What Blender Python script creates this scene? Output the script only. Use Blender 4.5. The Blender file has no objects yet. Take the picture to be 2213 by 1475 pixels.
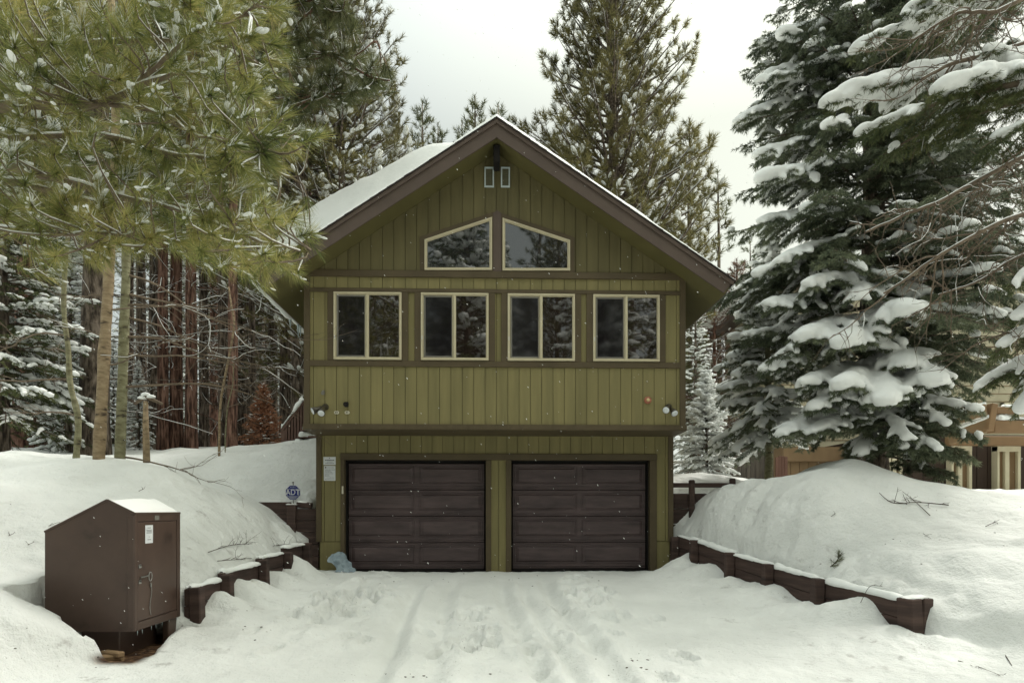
import bpy, math, random
import numpy as np
from mathutils import Vector, Matrix

scene = bpy.context.scene
COL = scene.collection
RAD = math.radians

# ------------------------------------------------------------------ camera
TH = 0.03            # the camera is turned a little to the right of the house's depth axis
F = 1400.0           # focal length in pixels of the 2213 px wide photograph
CX, CY = 1106.5, 1100.0
CAM = np.array([0.0, -12.5, 1.18])

def at(px, py, t):
    """point seen at pixel (px,py) at depth t along the view axis"""
    u = (px - CX) / F
    return np.array([CAM[0] + t * (math.sin(TH) + u * math.cos(TH)),
                     CAM[1] + t * (math.cos(TH) - u * math.sin(TH)),
                     CAM[2] - (py - CY) / F * t])

def on_y(px, py, Y):
    u = (px - CX) / F
    dy = math.cos(TH) - u * math.sin(TH)
    t = (Y - CAM[1]) / dy
    return at(px, py, t)

cam_d = bpy.data.cameras.new("camera")
cam = bpy.data.objects.new("camera", cam_d)
COL.objects.link(cam)
cam.location = CAM
cam.rotation_euler = (RAD(90), 0, -TH)
cam_d.sensor_width = 36.0
cam_d.lens = 36.0 * F / 2213.0
cam_d.shift_y = (CY - 737.5) / 2213.0
cam_d.clip_start = 0.05
cam_d.clip_end = 900
scene.camera = cam

# ------------------------------------------------------------------ mesh builder
class MB:
    def __init__(s):
        s.V = []; s.F = []; s.n = 0
    def add(s, v, f):
        v = np.asarray(v, dtype=np.float64).reshape(-1, 3)
        if not isinstance(f, list) or (f and not isinstance(f[0], np.ndarray)):
            groups = {}
            for q in f:
                groups.setdefault(len(q), []).append(q)
            f = [np.array(g, dtype=np.int64) for g in groups.values()]
        for a in f:
            s.F.append(a + s.n)
        s.V.append(v); s.n += len(v)
        return s
    def box(s, x0, x1, y0, y1, z0, z1):
        v = [(x0,y0,z0),(x1,y0,z0),(x1,y1,z0),(x0,y1,z0),(x0,y0,z1),(x1,y0,z1),(x1,y1,z1),(x0,y1,z1)]
        return s.add(v, [(0,3,2,1),(4,5,6,7),(0,1,5,4),(1,2,6,5),(2,3,7,6),(3,0,4,7)])
    def bbox(s, x0, x1, y0, y1, z0, z1, b=0.01):
        """box with chamfered vertical/horizontal edges on all sides"""
        b = min(b, abs(x1-x0)*.45, abs(y1-y0)*.45, abs(z1-z0)*.45)
        c = np.array([(x0+x1)/2, (y0+y1)/2, (z0+z1)/2]); h = np.array([abs(x1-x0)/2, abs(y1-y0)/2, abs(z1-z0)/2])
        return s.cbox(c, h, np.eye(3), b)
    def cbox(s, c, h, R, b=0.01):
        V = []; idx = {}
        for sx in (-1,1):
            for sy in (-1,1):
                for sz in (-1,1):
                    for k in range(3):
                        p = np.array([sx*(h[0]-b), sy*(h[1]-b), sz*(h[2]-b)])
                        p[k] += (sx,sy,sz)[k]*b
                        idx[(sx,sy,sz,k)] = len(V); V.append(R @ p + c)
        Fs = []
        for k in range(3):
            a, bb = (k+1)%3, (k+2)%3
            for s1 in (-1,1):
                q = []
                for (p1,p2) in ((-1,-1),(1,-1),(1,1),(-1,1)):
                    t = [0,0,0]; t[k]=s1; t[a]=p1; t[bb]=p2
                    q.append(idx[(t[0],t[1],t[2],k)])
                Fs.append(tuple(q))
            # edges along axis k
            for p1 in (-1,1):
                for p2 in (-1,1):
                    t0=[0,0,0]; t0[k]=-1; t0[a]=p1; t0[bb]=p2
                    t1=list(t0); t1[k]=1
                    Fs.append((idx[(*t0,a)], idx[(*t1,a)], idx[(*t1,bb)], idx[(*t0,bb)]))
        for sx in (-1,1):
            for sy in (-1,1):
                for sz in (-1,1):
                    Fs.append(tuple(idx[(sx,sy,sz,k)] for k in range(3)))
        return s.add(V, Fs)
    def beam(s, p0, p1, w, h, b=0.008, up=(0,0,1)):
        p0=np.array(p0,float); p1=np.array(p1,float)
        d=p1-p0; L=np.linalg.norm(d); d/=L
        u=np.array(up,float); sd=np.cross(d,u); sd/=np.linalg.norm(sd)+1e-9; uu=np.cross(sd,d)
        R=np.stack([d,sd,uu],axis=1)
        return s.cbox((p0+p1)/2, np.array([L/2,w/2,h/2]), R, b)
    def prism(s, poly, y0, y1):
        """poly = [(x,z)...] extruded from y0 to y1"""
        n=len(poly)
        v=[(x,y0,z) for x,z in poly]+[(x,y1,z) for x,z in poly]
        f=[tuple(range(n)), tuple(range(2*n-1,n-1,-1))]
        f+=[(i,i+n,(i+1)%n+n,(i+1)%n) for i in range(n)]
        return s.add(v,f)
    def tube(s, P, r, n=6, cap=True):
        P=np.asarray(P,float); m=len(P); r=np.broadcast_to(np.asarray(r,float),(m,))
        T=np.gradient(P,axis=0); T/=np.linalg.norm(T,axis=1)[:,None]+1e-12
        ref=np.array([0,0,1.]) if abs(T[0][2])<.9 else np.array([1.,0,0])
        A=np.cross(T,ref); A/=np.linalg.norm(A,axis=1)[:,None]+1e-12
        B=np.cross(T,A)
        a=np.arange(n)/n*2*math.pi
        v=P[:,None,:]+r[:,None,None]*(A[:,None,:]*np.cos(a)[None,:,None]+B[:,None,:]*np.sin(a)[None,:,None])
        i=np.arange(m-1)[:,None]*n; j=np.arange(n)[None,:]; k=(j+1)%n
        q=np.stack([i+j,i+k,i+n+k,i+n+j],axis=-1).reshape(-1,4)
        fs=[q]
        if cap and n>=3:
            fs.append(np.arange(n)[None,::-1]); fs.append((np.arange(n)+(m-1)*n)[None,:])
        return s.add(v.reshape(-1,3),fs)
    def mesh(s, name, smooth=False):
        me=bpy.data.meshes.new(name)
        if not s.V: return me
        V=np.concatenate(s.V).astype(np.float32)
        L=np.concatenate([a.reshape(-1) for a in s.F]).astype(np.int32)
        T=np.concatenate([np.full(len(a),a.shape[1]) for a in s.F]).astype(np.int32)
        S=np.concatenate([[0],np.cumsum(T)[:-1]]).astype(np.int32)
        me.vertices.add(len(V)); me.vertices.foreach_set("co",V.reshape(-1))
        me.loops.add(len(L)); me.loops.foreach_set("vertex_index",L)
        me.polygons.add(len(T)); me.polygons.foreach_set("loop_start",S)
        try: me.polygons.foreach_set("loop_total",T)
        except Exception: pass
        me.polygons.foreach_set("use_smooth",np.full(len(T),bool(smooth)))
        me.update(calc_edges=True)
        return me
    def build(s, name, mat, parent=None, smooth=False):
        return link(s.mesh(name,smooth), name, mat, parent)

def link(me, name, mat, parent=None):
    if mat is not None and not me.materials: me.materials.append(mat)
    o=bpy.data.objects.new(name,me); COL.objects.link(o)
    if parent is not None:
        o.parent=parent
        o.matrix_parent_inverse=Matrix.Translation(parent.location).inverted() if parent.parent is None else Matrix()
        if parent.parent is not None: o.matrix_parent_inverse=Matrix()
    return o

def tag(o,label=None,cat=None,group=None,kind=None):
    if label: o["label"]=label
    if cat: o["category"]=cat
    if group: o["group"]=group
    if kind: o["kind"]=kind
    return o

def empty(name,loc,label=None,cat=None,group=None):
    o=bpy.data.objects.new(name,None); COL.objects.link(o); o.location=loc
    o.empty_display_size=.2
    bpy.context.view_layer.update()
    return tag(o,label,cat,group)

# ------------------------------------------------------------------ numpy value noise
_rs=np.random.RandomState(5)
_tab=_rs.rand(512,512)
def vnoise(x,y,seed=0):
    x=np.asarray(x,float)+seed*17.31+100; y=np.asarray(y,float)+seed*9.77+100
    xi=np.floor(x).astype(int); yi=np.floor(y).astype(int)
    fx=x-xi; fy=y-yi
    fx=fx*fx*fx*(fx*(fx*6-15)+10); fy=fy*fy*fy*(fy*(fy*6-15)+10)
    g=lambda a,b:_tab[a%512,b%512]
    return (g(xi,yi)*(1-fx)+g(xi+1,yi)*fx)*(1-fy)+(g(xi,yi+1)*(1-fx)+g(xi+1,yi+1)*fx)*fy
def fbm(x,y,oct=4,seed=0):
    s=0;a=1;n=0
    for i in range(oct):
        s=s+a*(vnoise(x*2**i,y*2**i,seed+i*3)-.5); n+=a; a*=.5
    return s/n*2
def sstep(a,b,x):
    t=np.clip((x-a)/(b-a),0,1); return t*t*(3-2*t)

# ------------------------------------------------------------------ materials
def nodes_mat(name):
    m=bpy.data.materials.new(name); m.use_nodes=True
    nt=m.node_tree; b=nt.nodes["Principled BSDF"]
    return m,nt,b
def ramp(nt,stops):
    r=nt.nodes.new("ShaderNodeValToRGB")
    while len(r.color_ramp.elements)<len(stops): r.color_ramp.elements.new(.5)
    for e,(p,c) in zip(r.color_ramp.elements,stops):
        e.position=p; e.color=(*c,1)
    return r
def mat_noise(name,c0,c1,scale=3.0,stretch=(1,1,1),rough=.8,bump=.3,bscale=None,bdist=.01,detail=6,spec=.3,island=0.0,metal=0.0,stops=None):
    m,nt,b=nodes_mat(name)
    tc=nt.nodes.new("ShaderNodeTexCoord"); mp=nt.nodes.new("ShaderNodeMapping")
    mp.inputs["Scale"].default_value=stretch
    nt.links.new(tc.outputs["Object"],mp.inputs["Vector"])
    n=nt.nodes.new("ShaderNodeTexNoise"); n.inputs["Scale"].default_value=scale; n.inputs["Detail"].default_value=detail
    n.inputs["Roughness"].default_value=.6
    nt.links.new(mp.outputs[0],n.inputs["Vector"])
    r=ramp(nt,stops or [(.3,c0),(.7,c1)])
    fac=n.outputs["Fac"]
    if island>0:
        g=nt.nodes.new("ShaderNodeNewGeometry"); mx=nt.nodes.new("ShaderNodeMath"); mx.operation='MULTIPLY_ADD'
        mx.inputs[1].default_value=island; nt.links.new(g.outputs["Random Per Island"],mx.inputs[0])
        sb=nt.nodes.new("ShaderNodeMath"); sb.operation='SUBTRACT'; sb.inputs[1].default_value=island*.5
        nt.links.new(fac,mx.inputs[2]); nt.links.new(mx.outputs[0],sb.inputs[0]); fac=sb.outputs[0]
    nt.links.new(fac,r.inputs[0]); nt.links.new(r.outputs[0],b.inputs["Base Color"])
    b.inputs["Roughness"].default_value=rough; b.inputs["Specular IOR Level"].default_value=spec
    b.inputs["Metallic"].default_value=metal
    if bump>0:
        n2=nt.nodes.new("ShaderNodeTexNoise"); n2.inputs["Scale"].default_value=bscale or scale*4; n2.inputs["Detail"].default_value=8
        nt.links.new(mp.outputs[0],n2.inputs["Vector"])
        bp=nt.nodes.new("ShaderNodeBump"); bp.inputs["Strength"].default_value=bump; bp.inputs["Distance"].default_value=bdist
        nt.links.new(n2.outputs["Fac"],bp.inputs["Height"]); nt.links.new(bp.outputs[0],b.inputs["Normal"])
    return m
def mat_leaf(name,stops,scale=.8,trans=.25,island=.5,rough=.6):
    m,nt,b=nodes_mat(name)
    tc=nt.nodes.new("ShaderNodeTexCoord")
    n=nt.nodes.new("ShaderNodeTexNoise"); n.inputs["Scale"].default_value=scale; n.inputs["Detail"].default_value=3
    nt.links.new(tc.outputs["Object"],n.inputs["Vector"])
    g=nt.nodes.new("ShaderNodeNewGeometry")
    mx=nt.nodes.new("ShaderNodeMath"); mx.operation='MULTIPLY_ADD'; mx.inputs[1].default_value=island
    nt.links.new(g.outputs["Random Per Island"],mx.inputs[0]); nt.links.new(n.outputs["Fac"],mx.inputs[2])
    sb=nt.nodes.new("ShaderNodeMath"); sb.operation='SUBTRACT'; sb.inputs[1].default_value=island*.5
    nt.links.new(mx.outputs[0],sb.inputs[0])
    r=ramp(nt,stops); nt.links.new(sb.outputs[0],r.inputs[0])
    nt.links.new(r.outputs[0],b.inputs["Base Color"]); b.inputs["Roughness"].default_value=rough
    b.inputs["Specular IOR Level"].default_value=.25
    t=nt.nodes.new("ShaderNodeBsdfTranslucent"); nt.links.new(r.outputs[0],t.inputs["Color"])
    ms=nt.nodes.new("ShaderNodeMixShader"); ms.inputs[0].default_value=trans
    nt.links.new(b.outputs[0],ms.inputs[1]); nt.links.new(t.outputs[0],ms.inputs[2])
    out=[x for x in nt.nodes if x.type=='OUTPUT_MATERIAL'][0]; nt.links.new(ms.outputs[0],out.inputs["Surface"])
    return m

M={}
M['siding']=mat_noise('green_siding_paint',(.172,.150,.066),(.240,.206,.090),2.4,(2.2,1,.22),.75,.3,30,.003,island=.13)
M['siding2']=mat_noise('green_siding_paint_shaded',(.104,.090,.041),(.150,.129,.058),2.6,(2.2,1,.2),.75,.35,30,.003,island=.13)  # darker copy of the siding; shade under the eaves is put into its colour
M['trim']=mat_noise('brown_green_trim_paint',(.075,.057,.031),(.102,.077,.042),2,(1,1,1),.6,.15,25,.002)
M['fascia']=mat_noise('purple_brown_fascia_paint',(.086,.063,.050),(.115,.085,.068),1.5,(1,1,1),.6,.15,20,.002)
M['soffit']=mat_noise('soffit_paint',(.105,.092,.034),(.135,.118,.045),1.2,(1,.3,1),.7,.1,20,.002)
M['door']=mat_noise('dark_plum_door_paint',(.050,.034,.035),(.105,.073,.073),3,(.5,1,2.5),.45,.45,60,.0015,spec=.4)
M['gap']=mat_noise('dark_opening',(.012,.010,.010),(.016,.014,.012),3,rough=.9,bump=0)
M['frame']=mat_noise('cream_vinyl_frame',(.50,.44,.30),(.58,.52,.36),2,rough=.4,bump=0)
M['screen']=mat_noise('grey_screen_mesh',(.16,.15,.13),(.20,.19,.16),2,rough=.6,bump=0)
M['ventframe']=mat_noise('pale_vent_frame',(.45,.52,.52),(.55,.62,.62),2,rough=.4,bump=0)
M['ventmesh']=mat_noise('vent_mesh',(.10,.10,.06),(.14,.13,.08),60,rough=.8,bump=.3)
M['retain']=mat_noise('stained_dark_timber',(.026,.016,.014),(.075,.046,.040),1.6,(.6,.6,7),.75,.5,12,.004,
    stops=[(.25,(.026,.017,.014)),(.5,(.060,.038,.032)),(.75,(.115,.073,.060))])
M['shingle']=mat_noise('dark_shingle',(.03,.024,.022),(.055,.042,.038),8,rough=.9,bump=.6)
M['bear']=mat_noise('brown_painted_steel',(.055,.030,.021),(.082,.045,.032),2.6,rough=.45,bump=.10,bscale=3,bdist=.01,spec=.5,stops=[(.30,(.046,.028,.021)),(.42,(.072,.044,.033)),(.75,(.092,.057,.042))])
M['dirt']=mat_noise('frozen_dirt',(.04,.022,.014),(.20,.12,.06),9,rough=.95,bump=1,bscale=25,bdist=.02)
M['paper']=mat_noise('paper',(.62,.64,.66),(.70,.72,.72),4,rough=.8,bump=0)
M['ink']=mat_noise('ink',(.10,.11,.12),(.2,.2,.2),40,rough=.8,bump=0)
M['steel']=mat_noise('dull_steel',(.30,.30,.28),(.45,.44,.42),30,rough=.35,bump=.1,metal=.8)
M['bronze']=mat_noise('dark_bronze_lamp',(.035,.028,.018),(.06,.05,.03),10,rough=.35,bump=.05,spec=.6)
M['lampglass']=mat_noise('lamp_lens',(.65,.68,.70),(.75,.78,.78),20,rough=.15,bump=.2,spec=.6)
M['alarm']=mat_noise('faded_red_alarm',(.30,.11,.07),(.42,.17,.10),20,rough=.5,bump=0)
M['alarmc']=mat_noise('alarm_centre',(.6,.45,.22),(.7,.55,.3),20,rough=.4,bump=0)
M['cream']=mat_noise('cream_plastic',(.55,.52,.40),(.62,.58,.46),20,rough=.5,bump=0)
M['blue']=mat_noise('sign_blue',(.012,.022,.16),(.02,.035,.22),6,rough=.35,bump=0)
M['white']=mat_noise('sign_white',(.62,.63,.66),(.70,.71,.74),6,rough=.4,bump=0)
M['tarp']=mat_noise('grey_blue_plastic_sheet',(.19,.25,.29),(.33,.40,.44),5,rough=.5,bump=.35,bscale=14,bdist=.01)
M['bark_brown']=mat_noise('grey_brown_bark',(.05,.04,.03),(.16,.12,.09),4.5,(3,3,.55),.95,1,9,.06,stops=[(.40,(.045,.034,.027)),(.5,(.135,.105,.08)),(.62,(.28,.225,.18))])
M['bark_red']=mat_noise('red_brown_bark',(.055,.03,.02),(.19,.10,.07),4.0,(3,3,.5),.95,1,9,.06,stops=[(.40,(.045,.024,.018)),(.5,(.155,.082,.058)),(.62,(.30,.175,.13))])
M['bark_aspen']=mat_noise('smooth_pale_bark',(.20,.15,.09),(.42,.36,.24),5.5,(1,1,2.6),.8,.8,14,.02,
    stops=[(.34,(.06,.042,.028)),(.40,(.20,.145,.085)),(.5,(.27,.20,.12)),(.75,(.38,.30,.19))])
M['bark_green']=mat_noise('smooth_green_bark',(.20,.19,.11),(.38,.37,.24),5.5,(1,1,2.6),.8,.8,14,.02,
    stops=[(.34,(.045,.038,.026)),(.40,(.15,.135,.075)),(.5,(.21,.20,.115)),(.75,(.31,.30,.19))])
M['twig']=mat_noise('dry_twig_bark',(.10,.075,.055),(.22,.17,.12),8,rough=.9,bump=.3)
M['pine_fg']=mat_leaf('long_pine_needles',[(.15,(.045,.068,.026)),(.38,(.145,.175,.055)),(.56,(.31,.32,.10)),(.78,(.54,.46,.19))],1.6,.36,.4)
M['pine_dk']=mat_leaf('dark_pine_needles',[(.2,(.045,.058,.028)),(.55,(.13,.145,.062)),(.85,(.25,.24,.11))],.9,.3)  # own colour of the darker pines
M['pine_mid']=mat_leaf('olive_pine_needles',[(.2,(.07,.066,.028)),(.5,(.18,.165,.066)),(.85,(.32,.28,.12))],.5,.3)
M['fir']=mat_leaf('dark_fir_needles',[(.2,(.045,.062,.040)),(.55,(.14,.165,.10)),(.85,(.28,.30,.19))],1.3,.2)
M['fir_green']=mat_leaf('green_fir_needles',[(.2,(.04,.055,.024)),(.55,(.10,.122,.05)),(.85,(.20,.205,.085))],1.3,.3)  # greener, more saturated needle colour than the other firs
M['dead']=mat_leaf('rust_dead_needles',[(.2,(.30,.13,.07)),(.6,(.50,.25,.14)),(.9,(.62,.36,.22))],2,.2)
M['brownneedle']=mat_leaf('reddish_bare_twigs',[(.2,(.09,.05,.035)),(.6,(.2,.12,.085)),(.9,(.3,.2,.14))],2,.2)
M['taupe']=mat_noise('tan_siding',(.20,.13,.07),(.25,.165,.09),2,(1,1,.3),.8,.2,20,.003)
M['nbrown']=mat_noise('dark_brown_siding',(.045,.03,.022),(.06,.04,.03),2,(1,1,.3),.8,.2,20,.003)
M['orange']=mat_noise('stained_orange_beam',(.19,.115,.058),(.26,.16,.08),2,(.5,1,1),.6,.2,20,.003)
M['ncream']=mat_noise('cream_trim_paint',(.60,.54,.38),(.68,.62,.45),3,rough=.6,bump=.1)
M['nwall']=mat_noise('pale_cream_wall',(.42,.38,.26),(.50,.45,.32),3,rough=.7,bump=.1)
M['fence']=mat_noise('weathered_fence',(.06,.052,.045),(.13,.11,.09),4,(4,4,.4),.9,.4,15,.004)
M['stair']=mat_noise('reddish_brown_stair_wood',(.10,.058,.045),(.15,.09,.07),3,(4,4,.5),.8,.3,15,.004)
M['redfence']=mat_noise('red_brown_wood',(.09,.045,.032),(.14,.07,.05),3,(4,4,.5),.9,.3,15,.004)

def snow_mat(name,c0,c1,bs=.35,grain=True):
    m,nt,b=nodes_mat(name)
    tc=nt.nodes.new("ShaderNodeTexCoord")
    n=nt.nodes.new("ShaderNodeTexNoise"); n.inputs["Scale"].default_value=.9; n.inputs["Detail"].default_value=8
    nt.links.new(tc.outputs["Object"],n.inputs["Vector"])
    r=ramp(nt,[(.3,c0),(.65,c1)]); nt.links.new(n.outputs["Fac"],r.inputs[0]); nt.links.new(r.outputs[0],b.inputs["Base Color"])
    b.inputs["Roughness"].default_value=.65; b.inputs["Specular IOR Level"].default_value=.2
    n2=nt.nodes.new("ShaderNodeTexNoise"); n2.inputs["Scale"].default_value=7; n2.inputs["Detail"].default_value=10; n2.inputs["Roughness"].default_value=.62
    nt.links.new(tc.outputs["Object"],n2.inputs["Vector"])
    n5=nt.nodes.new("ShaderNodeTexNoise"); n5.inputs["Scale"].default_value=55; n5.inputs["Detail"].default_value=5; nt.links.new(tc.outputs["Object"],n5.inputs["Vector"])
    mm=nt.nodes.new("ShaderNodeMath"); mm.operation='MULTIPLY_ADD'; mm.inputs[1].default_value=.16; nt.links.new(n5.outputs["Fac"],mm.inputs[0]); nt.links.new(n2.outputs["Fac"],mm.inputs[2])
    bp=nt.nodes.new("ShaderNodeBump"); bp.inputs["Strength"].default_value=bs; bp.inputs["Distance"].default_value=.09
    nt.links.new(mm.outputs[0],bp.inputs["Height"]); nt.links.new(bp.outputs[0],b.inputs["Normal"])
    return m
M['snow']=snow_mat('snow',(.76,.775,.76),(.83,.845,.83))
M['snowt']=snow_mat('tree_snow',(.80,.82,.80),(.87,.88,.86),.2)

def glass_mat(name,base,rough,ior):
    m,nt,b=nodes_mat(name)
    b.inputs["Base Color"].default_value=(*base,1); b.inputs["Roughness"].default_value=rough; b.inputs["IOR"].default_value=ior
    b.inputs["Specular IOR Level"].default_value=.5
    tc=nt.nodes.new("ShaderNodeTexCoord"); n=nt.nodes.new("ShaderNodeTexNoise"); n.inputs["Scale"].default_value=1.6; n.inputs["Detail"].default_value=1
    nt.links.new(tc.outputs["Object"],n.inputs["Vector"])
    bp=nt.nodes.new("ShaderNodeBump"); bp.inputs["Strength"].default_value=.12; bp.inputs["Distance"].default_value=.01
    nt.links.new(n.outputs["Fac"],bp.inputs["Height"]); nt.links.new(bp.outputs[0],b.inputs["Normal"])
    return m
M['glass']=glass_mat('dark_window_glass',(.016,.011,.009),.02,2.1)
M['glass_screened']=glass_mat('screened_window_glass',(.010,.009,.010),.05,1.6)
M['glass_up']=glass_mat('gable_window_glass',(.012,.013,.013),.02,2.3)
M['ice']=glass_mat('ice',(.5,.6,.62),.15,1.31)

# ------------------------------------------------------------------ light
w=bpy.data.worlds.new("World"); scene.world=w; w.use_nodes=True
nt=w.node_tree; bg=nt.nodes["Background"]
SUN_EL,SUN_AZ=RAD(48),RAD(55)      # azimuth from +Y (behind the house) towards +X
sky=nt.nodes.new("ShaderNodeTexSky"); sky.sky_type='NISHITA'; sky.sun_disc=False
sky.sun_elevation=SUN_EL; sky.sun_rotation=SUN_AZ
tc=nt.nodes.new("ShaderNodeTexCoord")
dot=nt.nodes.new("ShaderNodeVectorMath"); dot.operation='DOT_PRODUCT'
nt.links.new(tc.outputs["Generated"],dot.inputs[0])
dot.inputs[1].default_value=(math.sin(SUN_AZ)*.9,math.cos(SUN_AZ)*.25,.45)
nn=nt.nodes.new("ShaderNodeTexNoise"); nn.inputs["Scale"].default_value=1.4; nn.inputs["Detail"].default_value=3
nt.links.new(tc.outputs["Generated"],nn.inputs["Vector"])
ad=nt.nodes.new("ShaderNodeMath"); ad.operation='MULTIPLY_ADD'; ad.inputs[1].default_value=.12
nt.links.new(nn.outputs["Fac"],ad.inputs[0]); nt.links.new(dot.outputs["Value"],ad.inputs[2])
cr=ramp(nt,[(.0,(.32,.345,.32)),(.36,(.375,.40,.37)),(.62,(.52,.535,.455)),(.85,(.58,.59,.51))])
nt.links.new(ad.outputs[0],cr.inputs[0])
sc=nt.nodes.new("ShaderNodeVectorMath"); sc.operation='SCALE'; sc.inputs["Scale"].default_value=10.0
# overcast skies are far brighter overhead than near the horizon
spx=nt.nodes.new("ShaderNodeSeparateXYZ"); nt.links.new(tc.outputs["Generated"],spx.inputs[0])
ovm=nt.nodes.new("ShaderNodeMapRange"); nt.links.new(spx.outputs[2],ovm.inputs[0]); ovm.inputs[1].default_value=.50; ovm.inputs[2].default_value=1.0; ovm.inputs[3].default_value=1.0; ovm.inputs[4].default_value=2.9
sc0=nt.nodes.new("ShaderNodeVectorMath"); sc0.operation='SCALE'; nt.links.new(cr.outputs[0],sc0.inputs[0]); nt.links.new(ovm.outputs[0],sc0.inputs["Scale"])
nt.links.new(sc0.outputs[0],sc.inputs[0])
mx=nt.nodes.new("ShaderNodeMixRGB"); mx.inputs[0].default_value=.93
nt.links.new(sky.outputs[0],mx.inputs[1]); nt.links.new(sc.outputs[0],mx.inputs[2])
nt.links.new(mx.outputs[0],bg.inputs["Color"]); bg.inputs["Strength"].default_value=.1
sd=bpy.data.lights.new("sun",'SUN'); sd.energy=1.4; sd.angle=RAD(16); sd.color=(1,.965,.90)
so=bpy.data.objects.new("sun",sd); COL.objects.link(so)
sdir=Vector((math.sin(SUN_AZ)*math.cos(SUN_EL),math.cos(SUN_AZ)*math.cos(SUN_EL),math.sin(SUN_EL)))
so.rotation_euler=sdir.to_track_quat('Z','Y').to_euler(); so.location=(20,10,30)

scene.view_settings.view_transform='Standard'; scene.view_settings.look='None'
scene.view_settings.exposure=0.90; scene.view_settings.gamma=1.0
scene.cycles.use_denoising=True
scene.cycles.max_bounces=6; scene.cycles.diffuse_bounces=3; scene.cycles.glossy_bounces=3; scene.cycles.transparent_max_bounces=4
# ------------------------------------------------------------------ the snow-covered ground
def wallL(y): return -3.42-(-.4-y)*.074
def wallR(y): return 3.48+(-.2-y)*.25
BOXR=(-4.88,-3.66,-5.74,-4.55)

ctrl=np.array([
(-3.75,-1,.60),(-4.14,-1,1.12),(-4.9,-1,1.55),(-5.9,-1,1.88),(-8,-1,2.16),(-12,-1,2.35),(-3.5,-.5,.6),
(-3.85,-2.2,.5),(-4.2,-2.2,.95),(-3.9,-3.2,.42),(-4.35,-3.2,.85),(-5,-3,1.15),(-6.5,-3,1.5),(-9,-3,1.75),
(-4.1,-4.5,.25),(-4.6,-4.35,.5),(-5.2,-5,.5),(-6.5,-5,.85),(-9,-5,1.2),(-13,-5,1.5),
(-4.55,-5.95,.16),(-4.15,-5.95,-.12),(-3.6,-6.1,-.34),(-5.2,-6.1,.3),(-8,-7,.5),(-12,-8,.8),
(-4.0,-7.2,-.26),(-5.5,-8,-.1),(-3.2,-8,-.4),(-6,-10,-.2),
(-3.6,.35,1.32),(-4.6,.35,1.34),(-5.8,.4,1.6),(-4,2.2,2.55),(-5,2.2,2.35),(-6.5,2,2.3),(-9,2,2.3),(-13,2,2.5),
(-4.2,4,2.95),(-6,5,2.9),(-9,6,2.8),(-14,6,2.9),(-5,8,3.3),(-10,10,3.3),(-14,10,3.3),
(3.6,-.5,.66),(3.72,-.9,.75),(3.9,-1.0,1.24),(4.35,-1.1,1.5),(5.0,-1.3,1.60),(6.15,-1.4,1.74),(6.9,-1.9,1.58),(7.3,-2.4,1.5),(8.3,-2.5,1.25),
(3.85,-1.6,.52),(4.15,-1.6,1.15),(4.2,-2.6,.40),(4.45,-2.5,1.1),(4.45,-3.3,.30),(4.85,-3.0,1.12),(5.2,-3.7,.7),(5.6,-3.2,1.2),
(4.55,-4.2,.18),(5.4,-4.5,.55),(6.3,-4,.9),(7.2,-4.5,.85),(8.7,-4,1.05),(4.8,-5.1,.12),(5.4,-5.2,.35),(6.5,-5.6,.5),(8,-6,.65),
(4.95,-5.7,-.15),(5.5,-6.2,.1),(4.3,-7.3,-.25),(5,-7.2,-.08),(6.2,-8,.1),(8,-8,.4),(3,-8,-.4),(12,-6,1.1),(11,-3,1.35),
(3.8,.5,1.42),(4.7,.5,1.46),(5.6,.8,1.48),(4.6,2.6,1.98),(5.6,2.4,1.85),(6.3,.3,1.75),(8.5,2,1.5),(12,2,1.6),(7.2,5,1.95),(10,6,1.75),(4.5,8,2.1),(15,6,1.75),(14,10,1.9),(9,10,2.1),
])
def tps_fit(P):
    n=len(P); d=np.hypot(P[:,None,0]-P[None,:,0],P[:,None,1]-P[None,:,1])
    K=np.where(d>0,d*d*np.log(d+1e-12),0)+np.eye(n)*.02
    A=np.zeros((n+3,n+3)); A[:n,:n]=K; A[:n,n]=1; A[:n,n+1:]=P[:,:2]; A[n,:n]=1; A[n+1:,:n]=P[:,:2].T
    return np.linalg.solve(A,np.concatenate([P[:,2],np.zeros(3)]))
_L=ctrl[ctrl[:,0]<0]; _R=ctrl[ctrl[:,0]>0]
_wL=tps_fit(_L); _wR=tps_fit(_R)
def tps(P,w,x,y):
    sh=x.shape; x=x.reshape(-1); y=y.reshape(-1); out=np.empty(len(x)); n=len(P)
    for a in range(0,len(x),20000):
        xs=x[a:a+20000]; ys=y[a:a+20000]
        d2=(xs[:,None]-P[None,:,0])**2+(ys[:,None]-P[None,:,1])**2
        U=.5*d2*np.log(d2+1e-12)
        out[a:a+20000]=U@w[:n]+w[n]+w[n+1]*xs+w[n+2]*ys
    return out.reshape(sh)
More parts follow.
